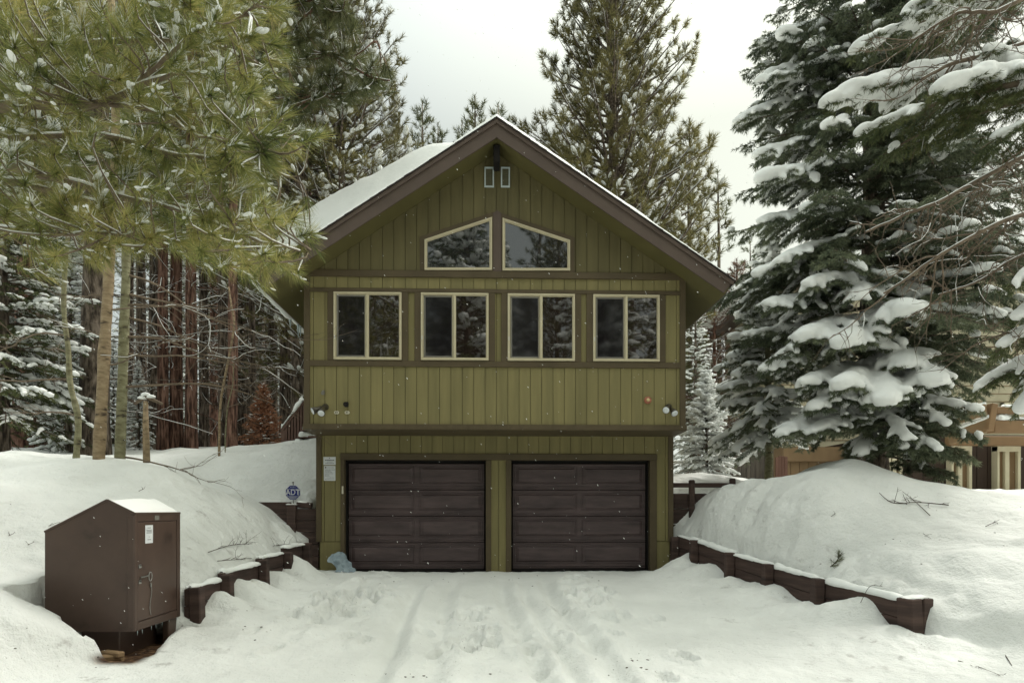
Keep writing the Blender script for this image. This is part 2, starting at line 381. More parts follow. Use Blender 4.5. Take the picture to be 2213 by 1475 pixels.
def bank(x,y):
    xc=np.clip(x,-13,14); yc=np.clip(y,-9,10)
    zl=tps(_L,_wL,np.minimum(xc,0),yc); zr=tps(_R,_wR,np.maximum(xc,0),yc)
    k=sstep(-3,3,x)
    z=zl*(1-k)+zr*k
    z=z+np.maximum(y-10,0)*.075*(1-.6*sstep(4,14,x))
    z=np.where(y<-9, z*np.exp((y+9)*.3)-.4*(1-np.exp((y+9)*.3)),z)
    z=z+.10*fbm(x*.55,y*.55,3,1)*sstep(.3,1.5,np.abs(x)-3.4)+.035*fbm(x*2,y*2,3,4)
    z=z+.30*np.exp(-(((x-6.2)/.75)**2)-((y+1.35)/.9)**2)
    # fluted, ice-crusted cut faces above the right wall
    sR=x-wallR(y); fm=np.exp(-((sR-.55)/.42)**2)*sstep(-4.4,-3.4,y)*sstep(.2,-.6,y)*(x>0)
    z=z+fm*(.20*fbm(y*1.9,x*.5,3,61)+.06*fbm(y*6,x*1.5,2,63))
    z=z+.07*fbm(x*.9+y*1.8,y*.8-x*1.2,3,66)*sstep(3,4,np.abs(x))
    return z
_r=random.Random(9); PRINTS=[]
for cx_,cy_,rx_,ry_,n_ in ((-2.15,-3.1,.7,2.0,34),(1.5,-3.0,.5,2.2,24),(.3,-5.3,1.8,.8,20),(-.4,-4.4,.8,1.0,10)):
    for k_ in range(n_): PRINTS.append((cx_+_r.gauss(0,rx_*.5),cy_+_r.gauss(0,ry_*.5),_r.uniform(-.6,.6),_r.uniform(.06,.11)))
def drive(x,y):
    z=-.4*sstep(0,7.5,-y)-.02
    # tyre tracks
    amp=sstep(.6,2.5,-y)
    wob=.12*np.sin(y*.7)
    for c,wd,dp in ((-1.15,.10,.10),(-.62,.08,.06),(.30,.12,.10),(.62,.07,.07),(1.02,.10,.09)):
        cc=c+wob+.06*(y+4)*(.5 if c<0 else -.2)
        z=z-dp*np.exp(-((x-cc)/wd)**2)*amp*(.4+.9*vnoise(x*3,y*1.4,8))
        z=z+dp*.6*np.exp(-((x-cc-.22)/.09)**2)*amp*(.3+vnoise(x*5,y*3,9))
    # boot prints
    for (fx_,fy_,fa,fd) in PRINTS:
        m=(np.abs(x-fx_)<.4)&(np.abs(y-fy_)<.45)
        if not np.any(m): continue
        u=(x-fx_)*math.cos(fa)+(y-fy_)*math.sin(fa); v=-(x-fx_)*math.sin(fa)+(y-fy_)*math.cos(fa)
        r=np.sqrt((u/.085)**2+(v/.17)**2)
        z=z+np.where(m,-fd*sstep(1.15,.75,r)+fd*.45*np.exp(-((r-1.35)/.28)**2),0)
    # trampled patches
    def patch(cx,cy,rx,ry): return np.exp(-(((x-cx)/rx)**2+((y-cy)/ry)**2)**2)
    p=patch(-2.1,-3.2,.75,1.9)*1.0+patch(1.45,-3.0,.5,2.0)*.7+patch(.2,-5.2,1.1,.9)*.6
    lum=vnoise(x*4.2,y*3.0,11); lum=np.abs(lum-.5)*2
    z=z+p*(.10*lum-.06*sstep(.56,.66,vnoise(x*3.4+5,y*2.6,13))+.05*fbm(x*7,y*7,3,3))
    z=z+.022*fbm(x*1.6,y*1.1,3,6)+.012*fbm(x*8,y*5,3,7)
    return z
def berm(s,y,seed,A,W):
    """shovelled snow heaped against the driveway side of a wall, s = distance from the wall"""
    l=.40+.95*vnoise(y*1.5,np.zeros_like(y),seed)
    bl=.55+.8*np.abs(np.sin(y*2.1+seed+1.1*vnoise(y*1.2,s*0,seed+4)))
    s2=np.maximum(s,0)
    return A*l*bl*np.exp(-(s2/(W*(.65+.7*vnoise(y*1.1,np.zeros_like(y)+3,seed))))**2)
def ground(x,y):
    x=np.asarray(x,float); y=np.asarray(y,float)
    # a real step at the wing walls beside the garage: the low side takes the height in front
    mx_=np.where(x<0,sstep(-5.3,-4.8,x),sstep(5.4,5.0,x))
    m_=mx_*(y>-.6)*(1-sstep(.13,.18,y))
    B=bank(x,y+(-.6-y)*m_); D=drive(x,y)
    sL=wallL(y)-x; sR=x-wallR(y)
    # berms along both walls
    fadeL=sstep(-6.1,-5.0,y)*sstep(.4,-.3,y); fadeR=sstep(-7.5,-5.2,y)*sstep(.2,-.6,y)
    def heap(s,L):
        o=0*x
        for (yc,h,ra,rc,sk) in L:
            q=np.exp(-np.abs((y-yc-sk*s)/ra)**2.3)*np.exp(-(np.maximum(s,0)/rc)**2)
            o=np.maximum(o,h*q)+.25*np.minimum(o,h*q)
        return o
    hl=heap(-sL,[(-4.25,.12,.26,.40,.1),(-3.78,.27,.27,.46,-.1),(-3.15,.33,.25,.42,.2),(-2.72,.26,.18,.38,0),(-2.05,.30,.26,.50,.1),(-1.25,.36,.30,.55,-.2),(-4.9,.10,.4,.3,0)])
    hr=heap(-sR,[(-.75,.38,.30,.50,-.3),(-1.45,.22,.36,.75,.3),(-2.3,.16,.35,.85,.2),(-3.1,.12,.4,.9,0),(-3.95,.06,.3,.6,0),(-4.62,.34,.30,.42,.3),(-5.5,.10,.5,.8,0)])
    D=D+(hl+.05)*fadeL*np.exp(-(np.maximum(-sL,0)/1.0)**2)+(hr+.06*np.exp(-(np.maximum(-sR,0)/1.1)**2))*fadeR
    D=D+.09*fbm(x*2.6,y*2.6,3,17)*np.maximum(np.exp(-(np.maximum(-sL,0)/.7)**2)*fadeL,np.exp(-(np.maximum(-sR,0)/.9)**2)*fadeR)
    wL=.05+.9*sstep(-5.6,-6.6,y); wR=.05+1.3*sstep(-5.3,-6.6,y)
    kL=sstep(0,1,(sL-.10+wL*.0)/wL+.0); kR=sstep(0,1,(sR-.10)/wR)
    k=np.clip(np.maximum(kL,kR),0,1)
    z=D*(1-k)+B*k
    # slumped, crusted foot of the bank just above each wall
    z=z+.11*fbm(x*5,y*5,3,41)*k*np.exp(-((np.maximum(sR,0)-.35)/.4)**2)*sstep(-6,-5,y)*(x>0)
    z=z+.10*fbm(x*5,y*5,3,43)*k*np.exp(-((np.maximum(sL,0)-.3)/.4)**2)*sstep(-6,-5,y)*(x<0)
    # behind the garage front the ground only meets the house sides
    inside=(x>-3.30)&(x<3.44)&(y>.05)&(y<9.4)
    z=np.where(inside,-.35,z)
    yk=sstep(9.4,9.8,y); gap=(x>-3.6)&(x<3.6)&(y>9.4)
    # pit cleared under the steel box
    x0,x1,y0,y1=BOXR
    dx=np.maximum(np.maximum(x0-x,x-x1),0); dy=np.maximum(np.maximum(y0-y,y-y1),0)
    d=np.hypot(dx*1.0,dy*1.3)
    d=np.where(d>.02,np.maximum(d+.08*fbm(x*4,y*4,2,51),.0),d)
    pit=-.42+sstep(.02,.34,d)*9*(d>0)
    z=np.where(d<.34,np.minimum(z,np.maximum(pit,-.42)),z)
    return z
def gz(x,y): return float(ground(np.array([float(x)]),np.array([float(y)]))[0])

def axis(a,b,fine,lo,hi,g=1.12):
    c=list(np.arange(a,b+1e-6,fine)); s=fine; v=a
    left=[]
    while v>lo: s*=g; v-=s; left.append(v)
    s=fine; v=c[-1]; right=[]
    while v<hi: s*=g; v+=s; right.append(v)
    return np.array(left[::-1]+c+right)
gx=axis(-5.6,6.2,.042,-150,150,1.07); gy=axis(-7.6,.6,.042,-70,230,1.06)
X,Y=np.meshgrid(gx,gy,indexing='xy'); Z=ground(X,Y)
nyy,nxx=X.shape
mb=MB(); i=np.arange(nyy-1)[:,None]*nxx; j=np.arange(nxx-1)[None,:]
q=np.stack([i+j,i+j+1,i+nxx+j+1,i+nxx+j],-1).reshape(-1,4)
mb.add(np.stack([X,Y,Z],-1).reshape(-1,3),[q])
# ground material: snow with dirt / grime where shovelled faces broke through
m=snow_mat('ground_snow',(.69,.70,.675),(.82,.83,.805),.62)
nt=m.node_tree; b=nt.nodes["Principled BSDF"]
src=b.inputs["Base Color"].links[0].from_socket
tc=nt.nodes.new("ShaderNodeTexCoord")
sx=nt.nodes.new("ShaderNodeSeparateXYZ"); nt.links.new(tc.outputs["Object"],sx.inputs[0])
def mth(op,a,b_=None,c=None):
    n=nt.nodes.new("ShaderNodeMath"); n.operation=op
    for k,v in enumerate((a,b_,c)):
        if v is None: continue
        if isinstance(v,(int,float)): n.inputs[k].default_value=v
        else: nt.links.new(v,n.inputs[k])
    return n.outputs[0]
def mapr(v,a,b_,c=0.,d=1.):
    n=nt.nodes.new("ShaderNodeMapRange"); n.interpolation_type='SMOOTHSTEP'
    nt.links.new(v,n.inputs[0]); n.inputs[1].default_value=a; n.inputs[2].default_value=b_; n.inputs[3].default_value=c; n.inputs[4].default_value=d
    return n.outputs[0]
x,y,z=sx.outputs
# pit dirt box
fx=mth('MULTIPLY',mapr(x,-4.98,-4.85),mapr(x,-3.5,-3.66)); fy=mth('MULTIPLY',mapr(y,-5.98,-5.82),mapr(y,-4.3,-4.5))
fz=mapr(z,-.24,-.34)
pitm=mth('MULTIPLY',mth('MULTIPLY',fx,fy),fz)
nz=nt.nodes.new("ShaderNodeTexNoise"); nz.inputs["Scale"].default_value=14; nz.inputs["Detail"].default_value=8; nt.links.new(tc.outputs["Object"],nz.inputs[0])
dr=ramp(nt,[(.35,(.03,.016,.010)),(.55,(.10,.055,.03)),(.72,(.26,.17,.09))]); nt.links.new(nz.outputs[0],dr.inputs[0])
mx1=nt.nodes.new("ShaderNodeMixRGB"); nt.links.new(pitm,mx1.inputs[0]); nt.links.new(src,mx1.inputs[1]); nt.links.new(dr.outputs[0],mx1.inputs[2])
# grit specks
n3=nt.nodes.new("ShaderNodeTexNoise"); n3.inputs["Scale"].default_value=34; n3.inputs["Detail"].default_value=4; nt.links.new(tc.outputs["Object"],n3.inputs[0])
n4=nt.nodes.new("ShaderNodeTexNoise"); n4.inputs["Scale"].default_value=1.3; n4.inputs["Detail"].default_value=3; nt.links.new(tc.outputs["Object"],n4.inputs[0])
near=mapr(y,-1.0,-3.0)
gr=mth('MULTIPLY',mth('MULTIPLY',mapr(n3.outputs[0],.66,.74),mapr(n4.outputs[0],.50,.62)),near)
gr=mth('MULTIPLY',gr,.75)
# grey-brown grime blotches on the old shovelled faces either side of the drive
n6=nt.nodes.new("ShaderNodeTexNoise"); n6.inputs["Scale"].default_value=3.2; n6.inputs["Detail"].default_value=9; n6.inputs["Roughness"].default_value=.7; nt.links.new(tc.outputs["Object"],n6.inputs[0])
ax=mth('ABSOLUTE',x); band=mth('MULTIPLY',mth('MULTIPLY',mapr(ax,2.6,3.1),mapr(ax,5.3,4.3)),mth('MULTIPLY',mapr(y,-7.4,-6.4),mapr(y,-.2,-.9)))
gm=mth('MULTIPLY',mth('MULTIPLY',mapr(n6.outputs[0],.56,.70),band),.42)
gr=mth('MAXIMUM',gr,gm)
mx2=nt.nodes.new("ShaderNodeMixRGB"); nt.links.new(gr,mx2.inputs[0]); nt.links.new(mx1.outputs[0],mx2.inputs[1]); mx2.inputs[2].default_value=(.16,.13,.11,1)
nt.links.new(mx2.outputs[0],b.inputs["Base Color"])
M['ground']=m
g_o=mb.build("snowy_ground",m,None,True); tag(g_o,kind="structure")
# ------------------------------------------------------------------ the house
XL,XR,XC=-3.37,3.51,.07
YU=-.76                 # upper storey face
YF=-1.27                # gable fascia plane
SL=.667                 # roof slope
ZA=7.635                # underside of the roof at the ridge
EV=4.11                 # half width to the eave tip
RT=.30                  # vertical thickness of the roof edge
house=empty("house",(XC,0,0),"green two storey cabin with a brown gable, two plum garage doors and a snowy roof","house")
def zs(x): return ZA-SL*abs(x-XC)
def pu(px,py): 
    p=on_y(px,py,YU); return p[0],p[2]
def pg(px,py):
    p=on_y(px,py,0.0); return p[0],p[2]

def boards(mb,x0,x1,zb,zt,y0,y1,step=.2055,phase=XC,gap=.0085):
    """vertical grooved boards between x0 and x1; zb, zt functions of x"""
    k=math.floor((x0-phase)/step)
    while True:
        a=phase+k*step; b=a+step
        if a>=x1: break
        aa=max(a+gap/2,x0); bb=min(b-gap/2,x1)
        if bb-aa>.012:
            cuts=[aa]
            if aa<XC<bb: cuts.append(XC)
            cuts.append(bb)
            for c0,c1 in zip(cuts[:-1],cuts[1:]):
                mb.prism([(c0,zb(c0)),(c1,zb(c1)),(c1,zt(c1)),(c0,zt(c0))],y0,y1)
        k+=1
def const(v): return lambda x:v

ZB=2.60; Z1=3.75; Z2=3.865; Z3=5.075; Z4=5.155; Z5=5.36; Z6=5.475
# cores behind the boards (dark sheathing)
c=MB(); c.prism([(XL+.02,ZB+.03),(XR-.02,ZB+.03),(XR-.02,zs(XR)-.02),(XC,ZA-.03),(XL+.02,zs(XL)-.02)],YU+.03,9.2)
c.build("upper_wall_core",M['siding2'],house)
s=MB()
boards(s,XL+.09,XR-.09,const(2.70),const(Z1+.01),YU,YU+.027)
boards(s,XL+.09,XR-.09,const(Z1),const(Z4),YU+.004,YU+.027)
boards(s,XL+.09,XR-.09,const(Z4-.01),const(Z5+.01),YU+.002,YU+.027)
s.build("upper_siding",M['siding'],house)
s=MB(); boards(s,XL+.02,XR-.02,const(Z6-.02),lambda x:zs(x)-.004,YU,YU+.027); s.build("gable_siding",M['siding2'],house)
# corner boards, belts
def part(name,mat,fn): 
    m_=MB(); fn(m_); return m_.build(name,mat,house)
for xa,xb in ((XL-.012,XL+.092),(XR-.092,XR+.012)):
    part("corner_board",M['trim'],lambda m:m.bbox(xa,xb,YU-.028,YU+.04,2.62,Z6-.06 if xa<0 else Z6-.06,.006))
part("belt_board",M['trim'],lambda m:m.bbox(XL-.05,XR+.05,YU-.040,YU+.02,Z5,Z6,.006))
part("belt_board",M['trim'],lambda m:m.bbox(XL+.09,XR-.09,YU-.030,YU+.02,Z3+.012,Z4,.006))
part("belt_board",M['trim'],lambda m:m.bbox(XL+.09,XR-.09,YU-.030,YU+.02,Z1,Z2-.012,.006))
# rounded lower edge with a soffit under the overhang
def lip(m):
    P=[(YU-.035,2.715),(YU-.035,2.63),(YU-.015,2.612),(-.0,2.592),(-.0,2.65),(YU+.03,2.715)]
    v=[(XL-.03,y_,z_) for y_,z_ in P]+[(XR+.03,y_,z_) for y_,z_ in P]; n=len(P)
    m.add(v,[tuple(range(n)),tuple(range(2*n-1,n-1,-1))]+[(i,(i+1)%n,(i+1)%n+n,i+n) for i in range(n)])
part("overhang_trim",M['trim'],lip)

# windows of the upper storey
def window(px0,px1):
    x0,_=pu(px0,700); x1,_=pu(px1,700); za,zb=Z2+.002,Z3+.003
    # wide brown casing uprights
    for a,b in ((x0-.115,x0),(x1,x1+.115)):
        part("window_casing",M['trim'],lambda m:m.bbox(a,b,YU-.026,YU+.02,Z2-.012,Z3+.012,.005))
    f=MB(); t=.036
    for (a,b,c_,d) in ((x0,x1,za,za+t),(x0,x1,zb-t,zb),(x0,x0+t,za+t,zb-t),(x1-t,x1,za+t,zb-t)):
        f.bbox(a,b,YU-.055,YU+.02,c_,d,.006)
    # inner stepped bead
    i0,i1,j0,j1=x0+t,x1-t,za+t,zb-t; e=.013
    for (a,b,c_,d) in ((i0,i1,j0,j0+e),(i0,i1,j1-e,j1),(i0,i0+e,j0+e,j1-e),(i1-e,i1,j0+e,j1-e)):
        f.bbox(a,b,YU-.035,YU+.02,c_,d,.004)
    win=f.build("window",M['frame'],house)
    xm=(x0+x1)/2
    mu=MB(); mu.bbox(xm-.026,xm+.022,YU-.050,YU+.0,j0,j1,.006); mu.bbox(xm-.045,xm-.033,YU-.040,YU,j0+e,j1-e,.003); mu.build("mullion",M['frame'],win)
    g=MB(); g.box(xm+.02,i1-e+.004,YU-.012,YU-.006,j0,j1); g.build("pane",M['glass'],win)
    g=MB(); g.box(i0,xm-.03,YU-.014,YU-.008,j0,j1); g.build("pane",M['glass_screened'],win)
    sc_=MB(); a0,a1,b0,b1=i0+e+.004,xm-.046,j0+e,j1-e; t2=.028
    for (a,b,c_,d) in ((a0,a1,b0,b0+t2),(a0,a1,b1-t2,b1),(a0,a0+t2,b0+t2,b1-t2),(a1-t2*.5,a1,b0+t2,b1-t2)):
        sc_.bbox(a,b,YU-.030,YU-.005,c_,d,.004)
    sc_.build("screen_frame",M['screen'],win)
    la=MB(); la.bbox(x0+.018,x0+.03,YU-.066,YU-.05,za+.36,za+.43,.003); la.build("latch",M['white'],win)
for a,b in ((722,868.5),(910,1056),(1097,1242),(1281,1424.5)): window(a,b)

# gable windows: two mirrored trapeziums under the ridge
def gable_window(sgn):
    def q(px,py):
        x_,z_=pu(px,py); return (x_,z_)
    if sgn<0: poly=[q(918,585),q(1063.5,585),q(1063.5,471),q(918,519.5)]
    else: poly=[q(1086,586),q(1231.5,586),q(1231.5,521),q(1086,473)]
    P=np.array(poly)
    def inset(P,d):
        n=len(P); out=[]
        area=sum(P[i][0]*P[(i+1)%n][1]-P[(i+1)%n][0]*P[i][1] for i in range(n))
        sg=1 if area>0 else -1
        for i in range(n):
            a=P[i-1];b=P[i];c_=P[(i+1)%n]
            e1=(b-a)/np.linalg.norm(b-a); e2=(c_-b)/np.linalg.norm(c_-b)
            n1=np.array([-e1[1],e1[0]])*sg; n2=np.array([-e2[1],e2[0]])*sg
            A=np.array([n1,n2]); r=np.array([n1@b+d,n2@b+d]); out.append(np.linalg.solve(A,r))
        return np.array(out)
    def ring(m,Po,Pi,y0,y1):
        n=len(Po)
        for i in range(n):
            k=(i+1)%n
            qd=[Po[i],Po[k],Pi[k],Pi[i]]
            m.prism([tuple(v) for v in qd],y0,y1)
    casing=MB(); ring(casing,inset(P,-.085),inset(P,-.002),YU-.026,YU+.01); casing.build("window_casing",M['fascia'] if 0 else M['trim'],house)
    f=MB(); ring(f,P,inset(P,.026),YU-.052,YU+.01); ring(f,inset(P,.026),inset(P,.048),YU-.036,YU+.008)
    win=f.build("gable_window",M['frame'],house)
    g=MB(); Q=inset(P,.04); g.prism([tuple(v) for v in Q],YU-.016,YU-.008); g.build("pane",M['glass_up'],win)
gable_window(-1); gable_window(1)
x0,_=pu(1066,500); x1,_=pu(1083.5,500)
_,zt=pu(1074,456)
part("centre_post",M['fascia'],lambda m:m.prism([(x0,Z6+.003),(x1,Z6+.003),(x1,zt-.05),((x0+x1)/2,zt),(x0,zt-.05)],YU-.034,YU+.01))
# gable vents
for a,b in ((1047,1067.5),(1082.5,1102)):
    x0,z1=pu(a,362); x1,z0=pu(b,405.5)
    m_=MB(); t=.024
    for r in ((x0,x1,z0,z0+t),(x0,x1,z1-t,z1),(x0,x0+t,z0+t,z1-t),(x1-t,x1,z0+t,z1-t)): m_.bbox(r[0],r[1],YU-.03,YU+.01,r[2],r[3],.004)
    v=m_.build("gable_vent",M['ventframe'],house)
    m_=MB(); m_.box(x0+t,x1-t,YU-.006,YU+.004,z0+t,z1-t)
    for k in range(9):
        zz=z0+t+(z1-z0-2*t)*(k+.5)/9; m_.box(x0+t,x1-t,YU-.014,YU-.0065,zz-.007,zz+.007)
    m_.build("louvre",M['ventmesh'],v)
# ridge beam end
part("ridge_beam",M['gap'],lambda m:m.bbox(XC-.055,XC+.06,YF+.16,YU+.03,7.30,ZA-.05,.005))

# roof: two slabs with fascia boards and a shingle edge
for sg in (-1,1):
    ct=math.sqrt(1+SL*SL)
    def X_(d): return XC+sg*d
    # boarded roof deck (its underside is the soffit)
    m_=MB(); m_.prism([(X_(0),ZA),(X_(EV-.10),ZA-SL*(EV-.10)),(X_(EV-.02),ZA-SL*(EV-.10)+.14),(X_(0),ZA+RT-.05)],YF+.035,9.9)
    r=m_.build("roof",M['soffit'],house)
    m_=MB(); m_.prism([(X_(0),ZA-.012),(X_(EV-.13),ZA-SL*(EV-.13)-.012),(X_(EV+.02),ZA-SL*(EV+.02)+.285),(X_(0),ZA+RT-.012)],YF,YF+.033)
    m_.build("fascia_board",M['fascia'],r)
    m_=MB(); m_.prism([(X_(0),ZA+RT-.075),(X_(EV+.03),ZA-SL*(EV+.03)+.225),(X_(EV+.045),ZA-SL*(EV+.045)+.30),(X_(0),ZA+RT-.002)],YF-.028,YF-.002)
    m_.build("fascia_cap",M['fascia'],r)
    # eave fascia along the side
    m_=MB(); m_.prism([(X_(EV-.098),ZA-SL*(EV-.10)+.002),(X_(EV-.075),ZA-SL*(EV-.10)+.002),(X_(EV+.0),ZA-SL*(EV-.10)+.15),(X_(EV-.03),ZA-SL*(EV-.10)+.15)],YF+.04,9.9)
    m_.build("eave_board",M['fascia'],r)
    # shingles: ragged stepped courses at the rake edge
    m_=MB(); rr=random.Random(4+sg)
    L=0; d=0.0
    while d<EV+.06:
        st=.145
        d1=min(d+st,EV+.07); j=rr.uniform(0,.018)
        m_.prism([(X_(d),ZA+RT-SL*d),(X_(d1),ZA+RT-SL*d1),(X_(d1),ZA+RT-SL*d1+.032),(X_(d),ZA+RT-SL*d+.022)],YF-.036-j,9.95)
        d=d1
    m_.build("shingles",M['shingle'],r)

# garage storey
ZD0=-.03
xdl0,zdt=pg(745,994); xdl1,_=pg(1050,994); xdr0,_=pg(1105,994); xdr1,_=pg(1404,994)
_,zh0=pg(735,993); _,zh1=pg(735,979)
m_=MB()
m_.box(XL+.06,XL+.09,.02,9.2,-.3,2.62); m_.box(XR-.09,XR-.06,.02,9.2,-.3,2.62); m_.box(XL+.09,XR-.09,9.1,9.2,-.3,2.62)
m_.build("garage_side_wall",M['siding2'],house)
m_=MB(); m_.box(XL+.03,XR-.03,.032,.14,zh0,2.62)
cas=.075
o0=on_y(736.5,1000,0)[0]; o1=on_y(1061.5,1000,0)[0]; o2=on_y(1093.5,1000,0)[0]; o3=on_y(1419,1000,0)[0]
for a,b in ((XL+.08,o0),(o1,o2),(o3,XR-.08)): m_.box(a,b,.032,.14,-.3,zh0-.001)
m_.build("garage_wall_core",M['siding2'],house)
m_=MB()
boards(m_,XL+.10,XR-.10,const(zh1-.01),const(2.64),.0,.030)
boards(m_,XL+.10,o0,const(.57),const(zh1-.01),.0,.030)
boards(m_,o1,o2,const(-.2),const(zh1-.01),.0,.030,phase=(o1+o2)/2)
boards(m_,o3,XR-.10,const(.57),const(zh1-.01),.0,.030,phase=o3+.17)
m_.build("garage_siding",M['siding'],house)
for a,b in ((XL+.0,XL+.10),(XR-.10,XR+.0)):
    part("corner_board",M['trim'],lambda m:m.bbox(a,b,-.03,.08,.56,2.60,.006))
# lower set-back pieces of wall under the corner boards
part("wall_base",M['siding'],lambda m:m.bbox(XL+.07,o0-.002,.012,.10,-.3,.565,.004))
part("wall_base",M['siding'],lambda m:m.bbox(o3+.002,XR-.07,.012,.10,-.3,.565,.004))
# casings
part("door_casing",M['trim'],lambda m:m.bbox(o0,xdl0,-.026,.10,-.25,zh0-.002,.006))
part("door_casing",M['trim'],lambda m:m.bbox(xdl1,o1,-.026,.10,-.25,zh0-.002,.006))
part("door_casing",M['trim'],lambda m:m.bbox(o2,xdr0,-.026,.10,-.25,zh0-.002,.006))
part("door_casing",M['trim'],lambda m:m.bbox(xdr1,o3,-.026,.10,-.25,zh0-.002,.006))
part("door_header",M['trim'],lambda m:m.bbox(o0-.004,o3+.004,-.032,.10,zh0,zh1,.006))
# garage doors
YD=.16
def garage_door(x0,x1,top):
    b=MB(); b.box(x0-.05,x1+.05,YD+.045,YD+.07,-.2,top+.05)
    d=b.build("garage_door",M['gap'],house)
    zb=.02; H=(top-.045-zb)/4.0; m0=x0+.03; m1=x1-.03; xm=(m0+m1)/2
    for r in range(4):
        z0=zb+H*r; z1=z0+H
        p=MB()
        p.bbox(m0,m1,YD,YD+.04,z0+.004,z1-.004,.004)
        # ribs at the section joints
        for k,hh in enumerate((.022,.052)):
            p.bbox(m0,m1,YD-.010,YD+.002,z0+.010+k*.036,z0+.030+k*.036,.004)
        p.bbox(m0,m1,YD-.012,YD+.002,z1-.034,z1-.010,.004)
        # two raised panels with moulded frames
        pz0=z0+.115; pz1=z1-.065
        for a,c_ in ((m0+.035,xm-.05),(xm+.05,m1-.035)):
            t=.016
            for q in ((a,c_,pz0,pz0+t),(a,c_,pz1-t,pz1),(a,a+t,pz0+t,pz1-t),(c_-t,c_,pz0+t,pz1-t)):
                p.bbox(q[0],q[1],YD-.014,YD+.002,q[2],q[3],.005)
            # sloping field
            i=.085; u=.05
            V=[(a+t+.012,YD-.001,pz0+t+.01),(c_-t-.012,YD-.001,pz0+t+.01),(c_-t-.012,YD-.001,pz1-t-.01),(a+t+.012,YD-.001,pz1-t-.01),
               (a+i,YD-.020,pz0+u),(c_-i,YD-.020,pz0+u),(c_-i,YD-.020,pz1-u),(a+i,YD-.020,pz1-u)]
            p.add(V,[(0,1,5,4),(1,2,6,5),(2,3,7,6),(3,0,4,7),(4,5,6,7)])
        p.build("door_section",M['door'],d)
    w=MB(); w.bbox(m0,m1,YD-.01,YD+.03,-.06,.018,.004); w.build("weather_strip",M['gap'],d)
    return d
garage_door(xdl0+.012,xdl1-.004,zdt); garage_door(xdr0+.004,xdr1-.02,zdt)
# jambs between casing and door
m_=MB()
for a,b in ((o0+.01,xdl0+.011),(xdl1-.003,o1-.01),(o2+.01,xdr0+.003),(xdr1-.019,o3-.01)): m_.box(a,b,.105,YD+.10,-.2,zh0)
m_.box(o0+.01,o3-.01,.105,YD+.1,zdt-.012,zh0-.004)
m_.build("door_jamb",M['gap'],house)
# small pale keypad beside the left door
p=on_y(740.5,1058,-.03); m_=MB(); m_.bbox(p[0]-.016,p[0]+.016,-.045,-.026,p[2]-.075,p[2]+.075,.004); m_.build("keypad",M['cream'],house)
# floodlights, bracket, bell, vents on the siding
def flood(cx,cz,heads):
    b=MB(); a=np.linspace(0,2*math.pi,13)[:-1]
    b.tube([(cx,YU+.0,cz),(cx,YU-.028,cz)],[.062,.055],14); b.tube([(cx,YU-.026,cz),(cx,YU-.07,cz)],[.028,.026],10)
    f=b.build("floodlight",M['bronze'],house,False)
    for (dx,dy,dz) in heads:
        d=np.array([dx,dy,dz],float); d/=np.linalg.norm(d); s0=np.array([cx,YU-.06,cz])
        h=MB(); h.tube([s0,s0+d*.05,s0+d*.06,s0+d*.12,s0+d*.175,s0+d*.235],[.022,.022,.034,.038,.058,.066],16)
        hd=h.build("lamp_head",M['bronze'],f,True)
        g=MB(); g.tube([s0+d*.232,s0+d*.2395,s0+d*.246],[.0605,.058,.035],16); g.build("lens",M['lampglass'],hd,True)
xz=pu(703,879); flood(xz[0],xz[1],[(-.75,-.45,-.42),(-.05,-.75,-.62)])
xz=pu(1445,879); flood(xz[0],xz[1],[(-.5,-.8,-.42),(.2,-.75,-.66)])
x_,z_=pu(1399.5,864.5); m_=MB(); m_.tube([(x_,YU,z_),(x_,YU-.03,z_),(x_,YU-.045,z_)],[.068,.066,.05],20); al=m_.build("alarm_bell",M['alarm'],house,True)
m_=MB(); m_.tube([(x_,YU-.044,z_),(x_,YU-.056,z_)],[.032,.026],16); m_.build("bell_centre",M['alarmc'],al,True)
x_,z_=pu(749,874); m_=MB(); m_.bbox(x_-.035,x_+.035,YU-.02,YU+.0,z_-.045,z_+.05,.01); m_.tube([(x_,YU-.018,z_+.01),(x_,YU-.085,z_-.005)],[.040,.043],14); m_.build("junction_box",M['gap'],house)
x_,z_=pu(699,849); m_=MB(); m_.bbox(x_-.022,x_+.022,YU-.03,YU,z_-.02,z_+.05,.006); m_.tube([(x_,YU-.028,z_),(x_+.004,YU-.06,z_-.012)],[.032,.034],12); m_.build("motion_sensor",M['screen'],house)
for px in (727.5,750.5):
    x_,z_=pu(px,891); m_=MB()
    a=np.linspace(0,2*math.pi,21)[:-1]; P=[(x_+.022*np.sign(math.cos(t))*(1)+.022*math.cos(t),z_+.027*math.sin(t)) for t in a]
    m_.prism(P,YU-.014,YU); s_=m_.build("soffit_plug",M['cream'],house)
    m_=MB(); m_.box(x_-.022,x_-.004,YU-.018,YU-.0142,z_-.010,z_+.010); m_.box(x_+.004,x_+.022,YU-.018,YU-.0142,z_-.010,z_+.010); m_.build("slot",M['gap'],s_)

